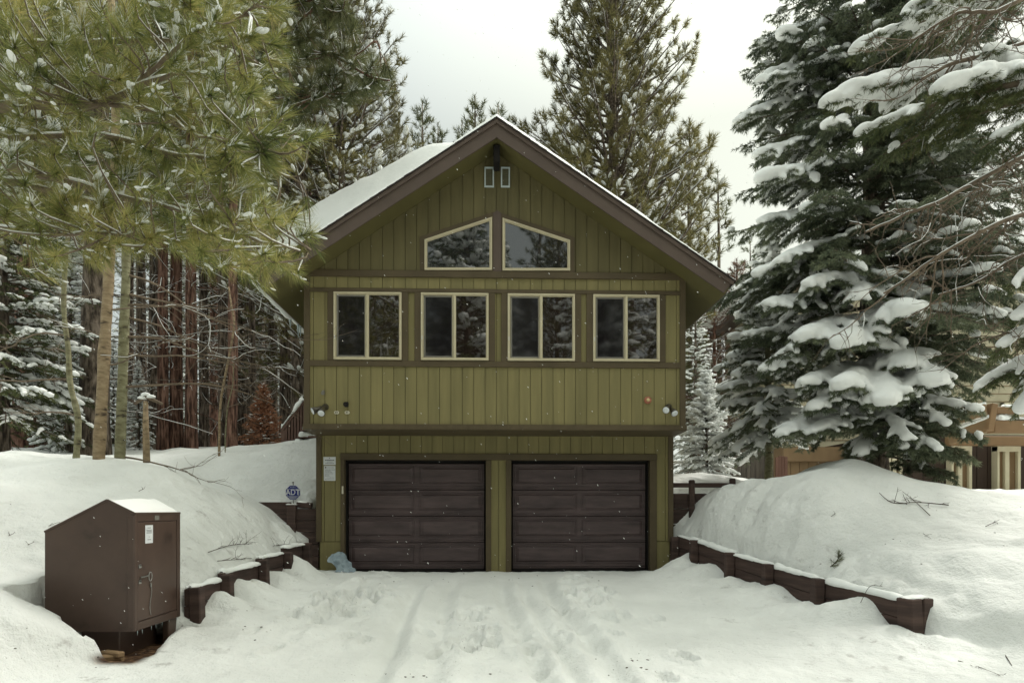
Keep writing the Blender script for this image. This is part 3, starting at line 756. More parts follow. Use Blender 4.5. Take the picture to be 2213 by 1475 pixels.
# roof snow as a height field on the slabs
def roof_snow():
    xs=np.concatenate([np.arange(-EV-.05,-.001,.05),np.arange(0,EV+.06,.05)])+XC
    ys=np.concatenate([np.arange(YF-.05,1.2,.05),np.arange(1.3,10.05,.22)])
    XX,YY=np.meshgrid(xs,ys)
    d=np.abs(XX-XC); base=ZA+RT+.025-SL*d
    left=XX<XC
    yy=YY-(YF-.03)
    edge=sstep(0,.05,yy)*sstep(0,.06,EV+.05-d+.0*d)
    thin=.105+.03*fbm(XX*1.3,YY*1.3,2,3)
    thinE=thin*(.35+.65*sstep(0,.12,yy))
    prof=.30+.62*sstep(.1,1.6,d)+.22*sstep(1.2,3.8,d)
    thick=prof*sstep(.22,1.15,yy)
    kl=sstep(.0,.8,d)*1.0
    t=np.where(left,thinE+thick*kl*.0+thick*np.where(d<.35,sstep(-.25,.35,d),1.0),thinE)
    t=t+np.where(left,.03*fbm(XX*2,YY*2,3,9)*sstep(.3,1,yy)+.02*fbm(XX*6,YY*6,2,19)*sstep(.2,.5,yy),.012*fbm(XX*5,YY*5,2,8))
    endL=sstep(0,.18,EV+.05-d); t=t*(.25+.75*endL)
    back=sstep(10.0,9.5,YY); t=t*back
    top=base+t*edge+ .0
    top=np.where((yy<=.0001)|(d>=EV+.045),base,top)
    # bottom follows the shingles
    mb=MB(); ny,nx=XX.shape
    i=np.arange(ny-1)[:,None]*nx; j=np.arange(nx-1)[None,:]
    q=np.stack([i+j,i+j+1,i+nx+j+1,i+nx+j],-1).reshape(-1,4)
    mb.add(np.stack([XX,YY,top],-1).reshape(-1,3),[q])
    o=mb.build("roof_snow",M['snowt'],None,True)
    tag(o,"thick snow blanket lying on the brown gable roof of the green cabin","snow")
    # curled frozen edge and icicles under the back part of the left eave
    rr=random.Random(8)
    P=[(XC-EV-.07+rr.uniform(-.01,.01),y_,ZA-SL*EV+.24+rr.uniform(-.015,.015)) for y_ in np.arange(YF,9.9,.25)]
    m_=MB(); m_.tube(P,[.085+rr.uniform(-.02,.02) for _ in P],8); m_.build("eave_ice",M['snowt'],o,True)
    for k in range(16):
        y_=.9+k*.33+rr.uniform(-.1,.1); L_=rr.uniform(.10,.34); x_=XC-EV-.05+rr.uniform(-.04,.02); z_=ZA-SL*EV+.22
        m_=MB(); m_.tube([(x_,y_,z_),(x_,y_,z_-.06-L_*.4),(x_+.005,y_,z_-.06-L_)],[.03,.016,.002],7); m_.build("icicle",M['ice'],o,True)
roof_snow()

# two notices on the garage wall
def notice(px0,px1,py0,py1,label,lines,logo,Yp,name="notice",grp=None):
    a=on_y(px0,py0,Yp); b=on_y(px1,py1,Yp)
    m_=MB(); m_.box(a[0],b[0],Yp-.004,Yp,b[2],a[2]); o=m_.build(name,M['paper'],None); tag(o,label,"notice",grp)
    w_=b[0]-a[0]; h_=a[2]-b[2]; m_=MB(); rr=random.Random(int(px0+py0))
    for (fy,fx0,fx1,hh) in lines:
        z_=a[2]-h_*fy
        x=a[0]+w_*fx0; xe=a[0]+w_*fx1
        while x<xe:
            ww=rr.uniform(.02,.07)*w_*2; m_.box(x,min(x+ww,xe),Yp-.0062,Yp-.0042,z_-hh*h_/2,z_+hh*h_/2); x+=ww+.012*w_*2
    if m_.V: m_.build("print",M['ink'],o)
    if logo:
        m_=MB(); fx,fy,r_=logo; m_.tube([(a[0]+w_*fx,Yp-.0042,a[2]-h_*fy),(a[0]+w_*fx,Yp-.0066,a[2]-h_*fy)],[r_,r_],14); m_.build("emblem",M['gap'],o)
notice(699,725.5,986.5,1004,"upper small white notice with a few grey print lines on the garage corner",
    [(.42,.14,.88,.12),(.62,.3,.75,.04),(.8,.16,.86,.07)],(.5,.16,.008),-.0045)
notice(700,725,1006,1038,"lower white notice with a round emblem and text paragraphs on the garage corner",
    [(.12,.3,.9,.03),(.26,.1,.95,.035),(.34,.1,.6,.025),(.42,.1,.7,.025),(.52,.1,.8,.025),(.60,.1,.45,.025),(.68,.1,.5,.02),(.8,.25,.9,.02),(.9,.1,.9,.02)],(.16,.11,.014),-.0045)
# ------------------------------------------------------------------ timber retaining walls
def wall_run(root,fn,ys,zs_,side,posts,zbot=-.5,bh=.215):
    """fn(y)=x of the drive-side face; side=-1 when the bank lies towards -x"""
    for k in range(len(ys)-1):
        y0,y1=ys[k],ys[k+1]; za,zb=zs_[k]
        lv=0
        while True:
            ta=za-lv*bh; tb=zb-lv*bh
            if max(ta,tb)<zbot+.1: break
            m=MB(); off=.0 if lv%2==0 else .004
            xa=fn(y0)+side*(.045+off); xb=fn(y1)+side*(.045+off)
            m.beam((xa,y0-.01,ta-bh/2+.004),(xb,y1+.01,tb-bh/2+.004),.07,bh-.007,.006)
            m.build("board",M['retain'],root); lv+=1
    for (y_,zt,w_) in posts:
        m=MB(); x_=fn(y_)-side*.06
        m.cbox(np.array([x_,y_,(zt+zbot)/2]),np.array([.068,w_/2+.012,(zt-zbot)/2]),np.array(Matrix.Rotation(RAD(side*1.5),3,'Y')),.012)
        m.build("post",M['retain'],root)
def cap_snow(root,pts,w=.07,h=.05,seed=0,name="snow_cap"):
    rr=np.random.RandomState(seed); P=np.array(pts,float)
    seg=np.linalg.norm(np.diff(P,axis=0),axis=1); L=np.concatenate([[0],np.cumsum(seg)]); n=max(4,int(L[-1]/.03))
    tt=np.linspace(0,L[-1],n); Q=np.stack([np.interp(tt,L,P[:,i]) for i in range(3)],1)
    ww=w*(.6+.7*vnoise(tt*3,tt*0,seed))*(.85+.3*vnoise(tt*11,tt*0+9,seed)); hh=h*(.15+1.3*vnoise(tt*4,tt*0+5,seed+2))*(.75+.5*vnoise(tt*13,tt*0+2,seed))
    ww[0]*=.3; ww[-1]*=.3; hh[0]*=.3; hh[-1]*=.3
    T=np.gradient(Q,axis=0); T/=np.linalg.norm(T,axis=1)[:,None]; S=np.cross(T,[0,0,1.])
    prof=[(-1,-.35),(-1.05,.2),(-.65,.8),(0,1),(.65,.8),(1.05,.2),(1,-.35)]
    V=np.stack([Q+S*(a*ww)[:,None]+np.array([0,0,1.])*(b*hh)[:,None] for a,b in prof],1)
    m=MB(); k=len(prof); i=np.arange(n-1)[:,None]*k; j=np.arange(k)[None,:]
    q=np.stack([i+j,i+(j+1)%k,i+k+(j+1)%k,i+k+j],-1).reshape(-1,4)
    m.add(V.reshape(-1,3),[q,np.arange(k)[None,:],(np.arange(k)+(n-1)*k)[None,:]])
    return m.build(name,M['snowt'],root,True)

lw=empty("retaining_wall",(wallL(-2.5),-2.5,0),"low stepped dark timber wall on the left side of the drive, behind the steel box","retaining wall")
ys=[-4.40,-3.58,-2.42,-1.45,-.52]; zz=[(.20,.22),(.31,.34),(.42,.44),(.52,.54)]
wall_run(lw,wallL,ys,zz,-1,[(-4.36,.22,.13),(-3.58,.30,.11),(-2.42,.41,.11),(-1.45,.46,.11),(-.56,.57,.12)])
for k in range(4):
    cap_snow(lw,[(wallL(ys[k])-.055,ys[k]+.06,zz[k][0]+.005),(wallL(ys[k+1])-.055,ys[k+1]-.05,zz[k][1]+.005)],.075,.055,k+3)
cap_snow(lw,[(wallL(-4.4)+.0,-4.42,.225),(wallL(-4.35)+.04,-4.30,.225)],.06,.05,12)
rw=empty("retaining_wall",(wallR(-3),-3,0),"long dark timber wall splaying out along the right side of the drive","retaining wall")
ys=[-.25,-.95,-2.0,-2.93,-3.93,-5.2]; tz=[.68,.60,.44,.325,.215,.125]
wall_run(rw,wallR,ys,[(tz[k],tz[k+1]) for k in range(5)],1,[(-.3,.66,.1),(-.95,.63,.11),(-2.0,.475,.11),(-2.93,.365,.12),(-3.93,.255,.13)],-.6)
for (dy,dx,w_) in ((0,0,.10),(.0,.13,.085)):
    m=MB(); m.cbox(np.array([wallR(-5.26)+.01+dx,-5.27+dy*0+dx*.25,-.19]),np.array([w_*.82,.105,.365]),np.array(Matrix.Rotation(RAD(14),3,'Z'))@np.array(Matrix.Rotation(RAD(-4 if dx==0 else 3),3,'Y')),.012); m.build("end_post",M['retain'],rw)
for k in range(5):
    cap_snow(rw,[(wallR(ys[k])+.06,ys[k]-.04,tz[k]+.003),(wallR(ys[k+1])+.06,ys[k+1]+.04,tz[k+1]+.003)],.07,.05,k+20)
cap_snow(rw,[(wallR(-5.26)-.07,-5.28,.165),(wallR(-5.26)+.05,-5.25,.175),(wallR(-5.26)+.2,-5.21,.175)],.10,.055,31)
# wing walls either side of the garage
ww=empty("wing_wall",(-4.1,.08,0),"dark timber wing wall with a tall post left of the garage, below the blue sign","retaining wall")
xp=on_y(629,1100,.05)[0]
def boardsX(root,x0,x1,Y,ztop,zbot,bh=.23,n=9):
    k=0
    while ztop-k*bh>zbot:
        m=MB(); m.bbox(x0,x1,Y,Y+.07+.004*(k%2),ztop-(k+1)*bh+.007,ztop-k*bh,.006); m.build("board",M['retain'],root); k+=1
boardsX(ww,-5.1,xp-.02,.08,1.32,-.3); boardsX(ww,xp+.02,XL+.02,.08,1.19,-.3)
m=MB(); m.bbox(xp-.075,xp+.095,.0,.14,-.3,1.27,.01); m.build("post",M['retain'],ww)
cap_snow(ww,[(xp-.1,.07,1.275),(xp+.12,.07,1.27)],.085,.03,41)
m=MB(); m.tube([(xp+.10,.12,1.28),(xp+.38,.10,1.25)],[.065,.06],10); m.build("log",M['retain'],ww,True)
cap_snow(ww,[(xp+.1,.09,1.33),(xp+.3,.09,1.31)],.05,.03,42)
wr=empty("wing_wall",(4.2,.15,0),"dark timber wing wall topped by a rail on two posts, right of the garage","retaining wall")
xa=XR-.02; xb=on_y(1592,1060,.15)[0]
boardsX(wr,xa,xb,.15,1.49,-.4,.30)
for px,zt in ((1495,1.76),(1583,1.79)):
    x_=on_y(px,1060,.1)[0]; m=MB(); m.bbox(x_-.055,x_+.055,.055,.145,.2,zt,.02); m.build("post",M['retain'],wr)
m=MB(); m.bbox(xa,xb-.08,.09,.16,1.61,1.70,.008); m.build("rail",M['retain'],wr)
# ------------------------------------------------------------------ brown steel bin
bn=empty("storage_bin",(-4.3,-5.05,-.4),"tall brown steel animal-proof bin with a sloping snowy top standing left of the drive","steel bin")
Yb=-5.47; Yk=-4.47
pl=on_y(97,1149,Yb); pk=on_y(232,1080,Yb); sh=on_y(290,1109,Yb); bz=on_y(285,1364,Yb)[2]
x0,x1,xk=pl[0],sh[0],pk[0]
poly=[(x0,bz),(x1-.08,bz),(x1,bz+.02),(x1,sh[2]),(xk,pk[2]),(x0,pl[2])]
m=MB(); m.prism([(x0,bz),(x1-.01,bz),(x1-.01,sh[2]-.006),(xk,pk[2]-.004),(x0,pl[2]-.002)],Yb,Yk); m.build("bin_body",M['bear'],bn)
# folded corner and top edge strips
m=MB(); m.bbox(x1-.075,x1+.004,Yb-.006,Yb+.05,bz-.006,sh[2]-.02,.006); m.build("corner_strip",M['bear'],bn)
m=MB()
m.beam((x0-.004,Yb-.004,pl[2]+.002),(xk,Yb-.004,pk[2]+.003),.012,.022,.003); m.beam((xk,Yb-.004,pk[2]+.003),(x1+.004,Yb-.004,sh[2]+.004),.012,.022,.003)
m.beam((x1,Yb,sh[2]-.0),(x1,Yk,sh[2]-.0),.03,.025,.004,(0,0,1)); m.build("edge_trim",M['bear'],bn)
# door frame on the drive side
m=MB(); xf=x1
m.bbox(xf-.012,xf+.008,Yb+.0,Yb+.055,bz,sh[2]-.01,.003); m.bbox(xf-.012,xf+.008,Yk-.07,Yk+.004,bz,sh[2]-.01,.003)
m.bbox(xf-.012,xf+.007,Yb+.055,Yk-.07,sh[2]-.085,sh[2]-.01,.003); m.bbox(xf-.012,xf+.007,Yb+.055,Yk-.07,bz,bz+.085,.003)
m.build("door_frame",M['bear'],bn)
m=MB(); m.bbox(xf-.03,xf+.004,Yb+.062,Yk-.078,bz+.095,sh[2]-.094,.006); dr_=m.build("door",M['bear'],bn)
m=MB()
zc=(bz+sh[2])/2
for dz in (.06,-.11): m.bbox(xf+.003,xf+.012,Yb+.075,Yb+.125,zc+dz-.02,zc+dz+.02,.003)
m.beam((xf+.02,Yb+.09,zc-.06),(xf+.02,Yb+.26,zc-.055),.014,.014,.003)
a=np.linspace(0,2*math.pi,15); m.tube([(xf+.02,Yb+.29+.032*math.cos(t),zc-.07+.05*math.sin(t)) for t in a],.005,6,False)
m.build("latch",M['steel'],dr_,True)
m=MB(); P=[(xf+.014,Yb+.31+.02*math.sin(k*.8),zc-.14-k*.045) for k in range(9)]; m.tube(P,.0035,5); m.bbox(xf+.006,xf+.02,Yb+.302,Yb+.322,zc-.19,zc-.15,.002); m.build("cable",M['steel'],dr_)
m=MB(); m.box(xf+.0045,xf+.0062,Yb+.21,Yb+.37,sh[2]-.33,sh[2]-.13); st=m.build("sticker",M['paper'],dr_)
m=MB()
for k,(za,c_) in enumerate(((.16,.5),(.185,.8),(.20,.75),(.215,.8),(.26,.1),(.29,.5))):
    m.box(xf+.0064,xf+.0075,Yb+.29-.07*c_,Yb+.29+.07*c_,sh[2]-za-.003,sh[2]-za+.003)
m.build("print",M['ink'],st)
m=MB(); m.box(xf+.0085,xf+.0115,Yb+.40,Yb+.50,sh[2]-.075,sh[2]-.025); m.build("maker_plate",M['screen'],bn)
# pedestal and legs
m=MB(); m.bbox(xk-.35,x1-.22,Yb+.12,Yk-.1,-.43,bz-.003,.01); m.build("pedestal",M['bear'],bn)
m=MB(); m.bbox(x1-.09,x1-.02,Yk-.23,Yk-.02,-.44,bz-.004,.008); m.build("leg",M['bear'],bn)
m=MB(); m.bbox(x0+.1,x1-.1,Yk-.06,Yk-.02,-.44,bz-.004,.006); m.build("back_leg",M['bear'],bn)
for k in range(6):
    y_=Yb+.08+k*.14+random.Random(k).uniform(-.03,.03); L_=random.Random(k+9).uniform(.03,.09)
    m=MB(); m.tube([(x1-.02,y_,bz+.005),(x1-.02,y_,bz-L_)],[.006,.001],6); m.build("icicle",M['ice'],bn,True)
# snow on its top
def bin_snow():
    nx,ny=26,26; m=MB()
    us=np.linspace(0,1,nx); vs=np.linspace(0,1,ny); U,V_=np.meshgrid(us,vs)
    # u across (from left eave to right eave), v front to back
    xx=x0+.005+(x1-.01-x0)*U; yy=Yb+.012+(Yk-Yb-.02)*V_
    zt=np.where(xx<xk,pl[2]+(pk[2]-pl[2])*(xx-x0)/(xk-x0),pk[2]+(sh[2]-pk[2])*(xx-xk)/(x1-xk))
    e=np.minimum(np.minimum(sstep(0,.06,U),sstep(1,.93,U)),np.minimum(sstep(0,.10,V_),sstep(1,.93,V_)))
    th=(.012+.022*sstep(.1,.6,V_)*sstep(.3,.75,U))*(.8+.4*vnoise(xx*6,yy*6,4))
    Zs=zt+.002+th*np.sqrt(np.clip(e,0,1))
    i=np.arange(ny-1)[:,None]*nx; j=np.arange(nx-1)[None,:]
    q=np.stack([i+j,i+j+1,i+nx+j+1,i+nx+j],-1).reshape(-1,4)
    m.add(np.stack([xx,yy,Zs],-1).reshape(-1,3),[q]); m.build("snow_cap",M['snowt'],bn,True)
bin_snow()
# splintered timber lying in the pit
rr=random.Random(12)
for k in range(3):
    c=np.array([-4.0+rr.uniform(-.12,.14),-5.66+rr.uniform(-.05,.12),-.39+k*.03]); a=rr.uniform(-.6,.6)
    m=MB(); R=np.array(Matrix.Rotation(a,3,'Z'))@np.array(Matrix.Rotation(rr.uniform(-.2,.2),3,'X')); m.cbox(c,np.array([rr.uniform(.12,.2),.045,.03]),R,.012)
    o=m.build("wood_chunk",M['taupe']); tag(o,"split tan wood lying in the dirt hollow under the brown steel bin","wood","split wood under the bin")

# ------------------------------------------------------------------ security sign
def sign():
    Yp=.30; c=on_y(633,1063.5,Yp); r=.155
    s_=empty("security_sign",(c[0],Yp,1.3),"blue octagonal yard sign with white letters on a stake above the left wing wall","sign")
    o8=[(c[0]+r*math.cos(RAD(22.5+45*k)),c[2]+r*math.sin(RAD(22.5+45*k))) for k in range(8)]
    i8=[(c[0]+r*.94*math.cos(RAD(22.5+45*k)),c[2]+r*.94*math.sin(RAD(22.5+45*k))) for k in range(8)]
    m=MB(); m.prism(o8,Yp,Yp+.012); m.build("sign_rim",M['white'],s_)
    m=MB(); m.prism(i8,Yp-.003,Yp-.0005); m.build("sign_plate",M['blue'],s_)
    m=MB(); m.tube([(c[0],Yp+.02,c[2]+r+.06),(c[0],Yp+.02,.9)],.009,8); m.tube([(c[0]-.005,Yp+.02,c[2]+r+.03),(c[0]-.005,Yp+.02,c[2]+r+.05)],.018,8); m.build("stake",M['bronze'],s_)
    def txt(t,size,dx,dz,name,sy=1.0):
        cu=bpy.data.curves.new("lettering",'FONT'); cu.body=t; cu.size=size; cu.align_x='CENTER'; cu.align_y='CENTER'; cu.extrude=.001; cu.offset=.002 if size>.05 else 0
        o=bpy.data.objects.new("lettering",cu); COL.objects.link(o)
        bpy.context.view_layer.update()
        me=bpy.data.meshes.new_from_object(o.evaluated_get(bpy.context.evaluated_depsgraph_get()))
        bpy.data.objects.remove(o); bpy.data.curves.remove(cu)
        me.transform(Matrix.Translation((c[0]+dx,Yp-.006,c[2]+dz))@Matrix.Rotation(RAD(90),4,'X')@Matrix.Diagonal((1,sy,1,1)))
        me.materials.clear(); me.name=name
        return link(me,name,M['white'],s_)
    txt("ADT",.135,0,0,"lettering",1.1)
    txt("SECURITY",.026,0,.108,"small_lettering")
    m=MB()
    for k,(dz,w_) in enumerate(((-.088,.075),(-.102,.09),(-.116,.06))): m.box(c[0]-w_,c[0]+w_,Yp-.0045,Yp-.0031,c[2]+dz-.003,c[2]+dz+.003)
    t=.006; W=.112; H=.072
    for q in ((-W,W,H-t,H),(-W,W,-H,-H+t),(-W,-W+t,-H,H),(W-t,W,-H,H)): m.box(c[0]+q[0],c[0]+q[1],Yp-.0045,Yp-.0031,c[2]+q[2],c[2]+q[3])
    m.build("border_line",M['white'],s_)
sign()

# ------------------------------------------------------------------ crumpled plastic sheet beside the left door
def tarp():
    K=[[(704,1212,-.40),(712,1201,-.26),(724,1193,-.14),(742,1189,-.05)],
       [(716,1215,-.36),(722,1206,-.30),(734,1200,-.22),(748,1199,-.10)],
       [(724,1222,-.30),(730,1216,-.33),(742,1211,-.26),(755,1212,-.13)],
       [(730,1231,-.34),(737,1226,-.26),(748,1224,-.31),(762,1225,-.16)],
       [(719,1241,-.42),(735,1238,-.33),(752,1238,-.38),(774,1238,-.22)]]
    V=[]
    for row in K:
        for (p_,q_,c) in row:
            v=on_y(p_,q_,c); v[2]=max(v[2],gz(v[0],v[1])+.008); V.append(v)
    Fs=[(r*4+c,r*4+c+1,r*4+c+5,r*4+c+4) for r in range(4) for c in range(3)]
    m=MB(); m.add(V,Fs); me=m.mesh("plastic_sheet")
    o=link(me,"plastic_sheet",M['tarp'])
    md=o.modifiers.new("s",'SUBSURF'); md.levels=4; md.render_levels=4
    tx=bpy.data.textures.new("crumple",'VORONOI'); tx.noise_scale=.09
    dm=o.modifiers.new("d",'DISPLACE'); dm.texture=tx; dm.strength=.06; dm.texture_coords='LOCAL'
    so_=o.modifiers.new("t",'SOLIDIFY'); so_.thickness=.004
    tag(o,"crumpled grey blue plastic sheet slumped in front of the left garage door","plastic sheet")
tarp()

# ------------------------------------------------------------------ side stairs left of the cabin
def stairs():
    Y=4.2; p0=on_y(610,925,Y); p1=on_y(655,866,Y); x_end=-3.42
    zb=2.3
    s_=empty("side_stairs",(p0[0],Y,2.6),"brown wooden side stairs with a snow covered handrail left of the cabin","stairs")
    m=MB(); m.beam((p0[0],Y,p0[2]-.05),(p1[0],Y,p1[2]-.05),.09,.07); m.beam((p1[0],Y,p1[2]-.05),(x_end,Y,p1[2]-.12),.09,.07); m.build("handrail",M['stair'],s_)
    cap_snow(s_,[(p0[0]-.03,Y,p0[2]),(p1[0],Y,p1[2]+.02)],.10,.13,51); cap_snow(s_,[(p1[0]-.03,Y,p1[2]+.02),(x_end,Y,p1[2]-.03)],.10,.12,52)
    n=int((x_end-p0[0])/.075)
    for k in range(n):
        x_=p0[0]+.03+k*.075; zt=min(p0[2]+(p1[2]-p0[2])*(x_-p0[0])/(p1[0]-p0[0]),p1[2])-.08
        w_=.05 if k in (0,8) else .027
        m=MB(); m.bbox(x_-w_,x_+w_,Y-.02-w_*.3,Y+.02,zb,zt,.004); m.build("baluster" if w_<.04 else "post",M['stair'],s_)
    m=MB(); m.prism([(p0[0]+.02,zb),(x_end,zb),(x_end,p1[2]-.2),(p1[0],p1[2]-.2),(p0[0]+.02,p0[2]-.2)],Y+.03,Y+.04); m.build("skirt_board",M['stair'],s_)
    for k in range(4):
        z_=2.80+k*.17; xs=p0[0]+.50+k*.10; Yk_=Y-.45-.0*k
        m=MB(); m.bbox(xs,x_end,Yk_-.35,Yk_+.4,z_-.05,z_,.006); m.build("step",M['stair'],s_)
        cap_snow(s_,[(xs+.04,Yk_-.18,z_+.01),(x_end-.02,Yk_-.18,z_+.01)],.2,.11,60+k)
stairs()
# ------------------------------------------------------------------ tree making
import bmesh
def _ico(sub,seed,rough=.22):
    bm=bmesh.new(); bmesh.ops.create_icosphere(bm,subdivisions=sub,radius=1)
    V=np.array([v.co[:] for v in bm.verts]); Fc=np.array([[v.index for v in f.verts] for f in bm.faces]); bm.free()
    rs=np.random.RandomState(seed); K=rs.randn(5,3)*2.2; ph=rs.rand(5)*6
    n=sum(np.sin(V@K[i]+ph[i]) for i in range(5))/5
    return V*(1+rough*n)[:,None],Fc
ICO={1:[_ico(1,i) for i in range(6)],2:[_ico(2,i) for i in range(6)],3:[_ico(3,i,.3) for i in range(6)]}
def blobs(mb,C,S,D=None,sub=1,rs=None):
    """lumpy flattened snow lumps; C centres, S (n,3) half sizes, D horizontal directions of the long axis"""
    C=np.asarray(C,float).reshape(-1,3); n=len(C)
    if n==0: return
    S=np.broadcast_to(np.asarray(S,float),(n,3)); rs=rs or np.random
    if D is None:
        a=rs.rand(n)*6.28; D=np.stack([np.cos(a),np.sin(a),0*a],1)
    D=D/(np.linalg.norm(D,axis=1)[:,None]+1e-9)
    Y_=np.cross([0,0,1.],D); Y_/=np.linalg.norm(Y_,axis=1)[:,None]+1e-9; Z_=np.cross(D,Y_)
    var=rs.randint(0,6,n)
    for k in range(6):
        I=np.where(var==k)[0]
        if len(I)==0: continue
        V,Fc=ICO[sub][k]
        P=V[None,:,:]*S[I][:,None,:]
        W=P[:,:,0:1]*D[I][:,None,:]+P[:,:,1:2]*Y_[I][:,None,:]+P[:,:,2:3]*Z_[I][:,None,:]+C[I][:,None,:]
        mb.add(W.reshape(-1,3),[(Fc[None]+ (np.arange(len(I))*len(V))[:,None,None]).reshape(-1,3)])
def needles(mb,P,D,S,N,L,w,a0,a1,rs,droop=.0,flat=0.0,up=None,lift=0.0):
    """N blades on each shoot; shoots end at P, run back S along D"""
    P=np.asarray(P,float).reshape(-1,3); D=np.asarray(D,float).reshape(-1,3); n=len(P)
    if n==0: return
    D=D/(np.linalg.norm(D,axis=1)[:,None]+1e-9)
    S=np.broadcast_to(np.asarray(S,float),(n,)); L=np.broadcast_to(np.asarray(L,float),(n,))
    ref=np.where(np.abs(D[:,2:3])<.95,np.array([[0,0,1.]]),np.array([[1.,0,0]]))
    U=np.cross(D,ref); U/=np.linalg.norm(U,axis=1)[:,None]+1e-9; V=np.cross(U,D)
    P=np.repeat(P,N,0); D=np.repeat(D,N,0); U=np.repeat(U,N,0); V=np.repeat(V,N,0); S=np.repeat(S,N); L=np.repeat(L,N); m=len(P)
    r=rs.rand(m); a=a0+(a1-a0)*(r*.8+.2*rs.rand(m)); ph=rs.rand(m)*2*math.pi
    cu=np.cos(ph); sv=np.sin(ph)*(1-flat)
    d=D*np.cos(a)[:,None]+(U*cu[:,None]+V*sv[:,None])*np.sin(a)[:,None]
    d/=np.linalg.norm(d,axis=1)[:,None]+1e-9
    base=P-D*(S*r)[:,None]
    Ln=L*(.7+.4*rs.rand(m))
    tip=base+d*Ln[:,None]; tip[:,2]-=droop*Ln*rs.rand(m)
    if up is not None:
        k=d[:,2]>up; base=base[k]+[0,0,lift]; tip=tip[k]+[0,0,lift]; d=d[k]; m=len(d)
        if m==0: return
    q=rs.randn(m,3)
    if up is not None: q=q*.35+[0,0,1.]
    wd=np.cross(d,q); wd/=np.linalg.norm(wd,axis=1)[:,None]+1e-9; wd*=w*.5
    X_=np.stack([base-wd,base+wd,tip],1).reshape(-1,3)
    mb.add(X_,[np.arange(m*3).reshape(-1,3)])
def curve(p0,d0,L,n,bend,rs,wob=.06):
    """polyline starting p0, direction d0, bending by vector bend over its length"""
    P=[np.array(p0,float)]; d=np.array(d0,float); d/=np.linalg.norm(d)
    for i in range(n):
        P.append(P[-1]+d*L/n); d=d+np.array(bend)/n+rs.randn(3)*wob/ math.sqrt(n); d/=np.linalg.norm(d)
    return np.array(P)
def tube_fast(mb,P,r0,r1,n=4): mb.tube(P,np.linspace(r0,r1,len(P)),n,False)
def trunk(mb,H,r,rs,n=10,lean=.0,seg=14,flare=1.25):
    zs_=np.linspace(-.6,H,seg); P=np.stack([lean*zs_+.04*np.cumsum(rs.randn(seg))*r*2,.04*np.cumsum(rs.randn(seg))*r*2,zs_],1); P[:2,:2]=[[0,0],[0,0]]
    t=(zs_+.6)/(H+.6); R=r*(1-t)**.75*1.0+.012; R[0]*=flare; R[1]*=1.0
    mb.tube(P,R,n); return P,R
def interp(P,t):
    s=t*(len(P)-1); i=min(int(s),len(P)-2); f=s-i
    return P[i]*(1-f)+P[i+1]*f, (P[i+1]-P[i])/(np.linalg.norm(P[i+1]-P[i])+1e-9)

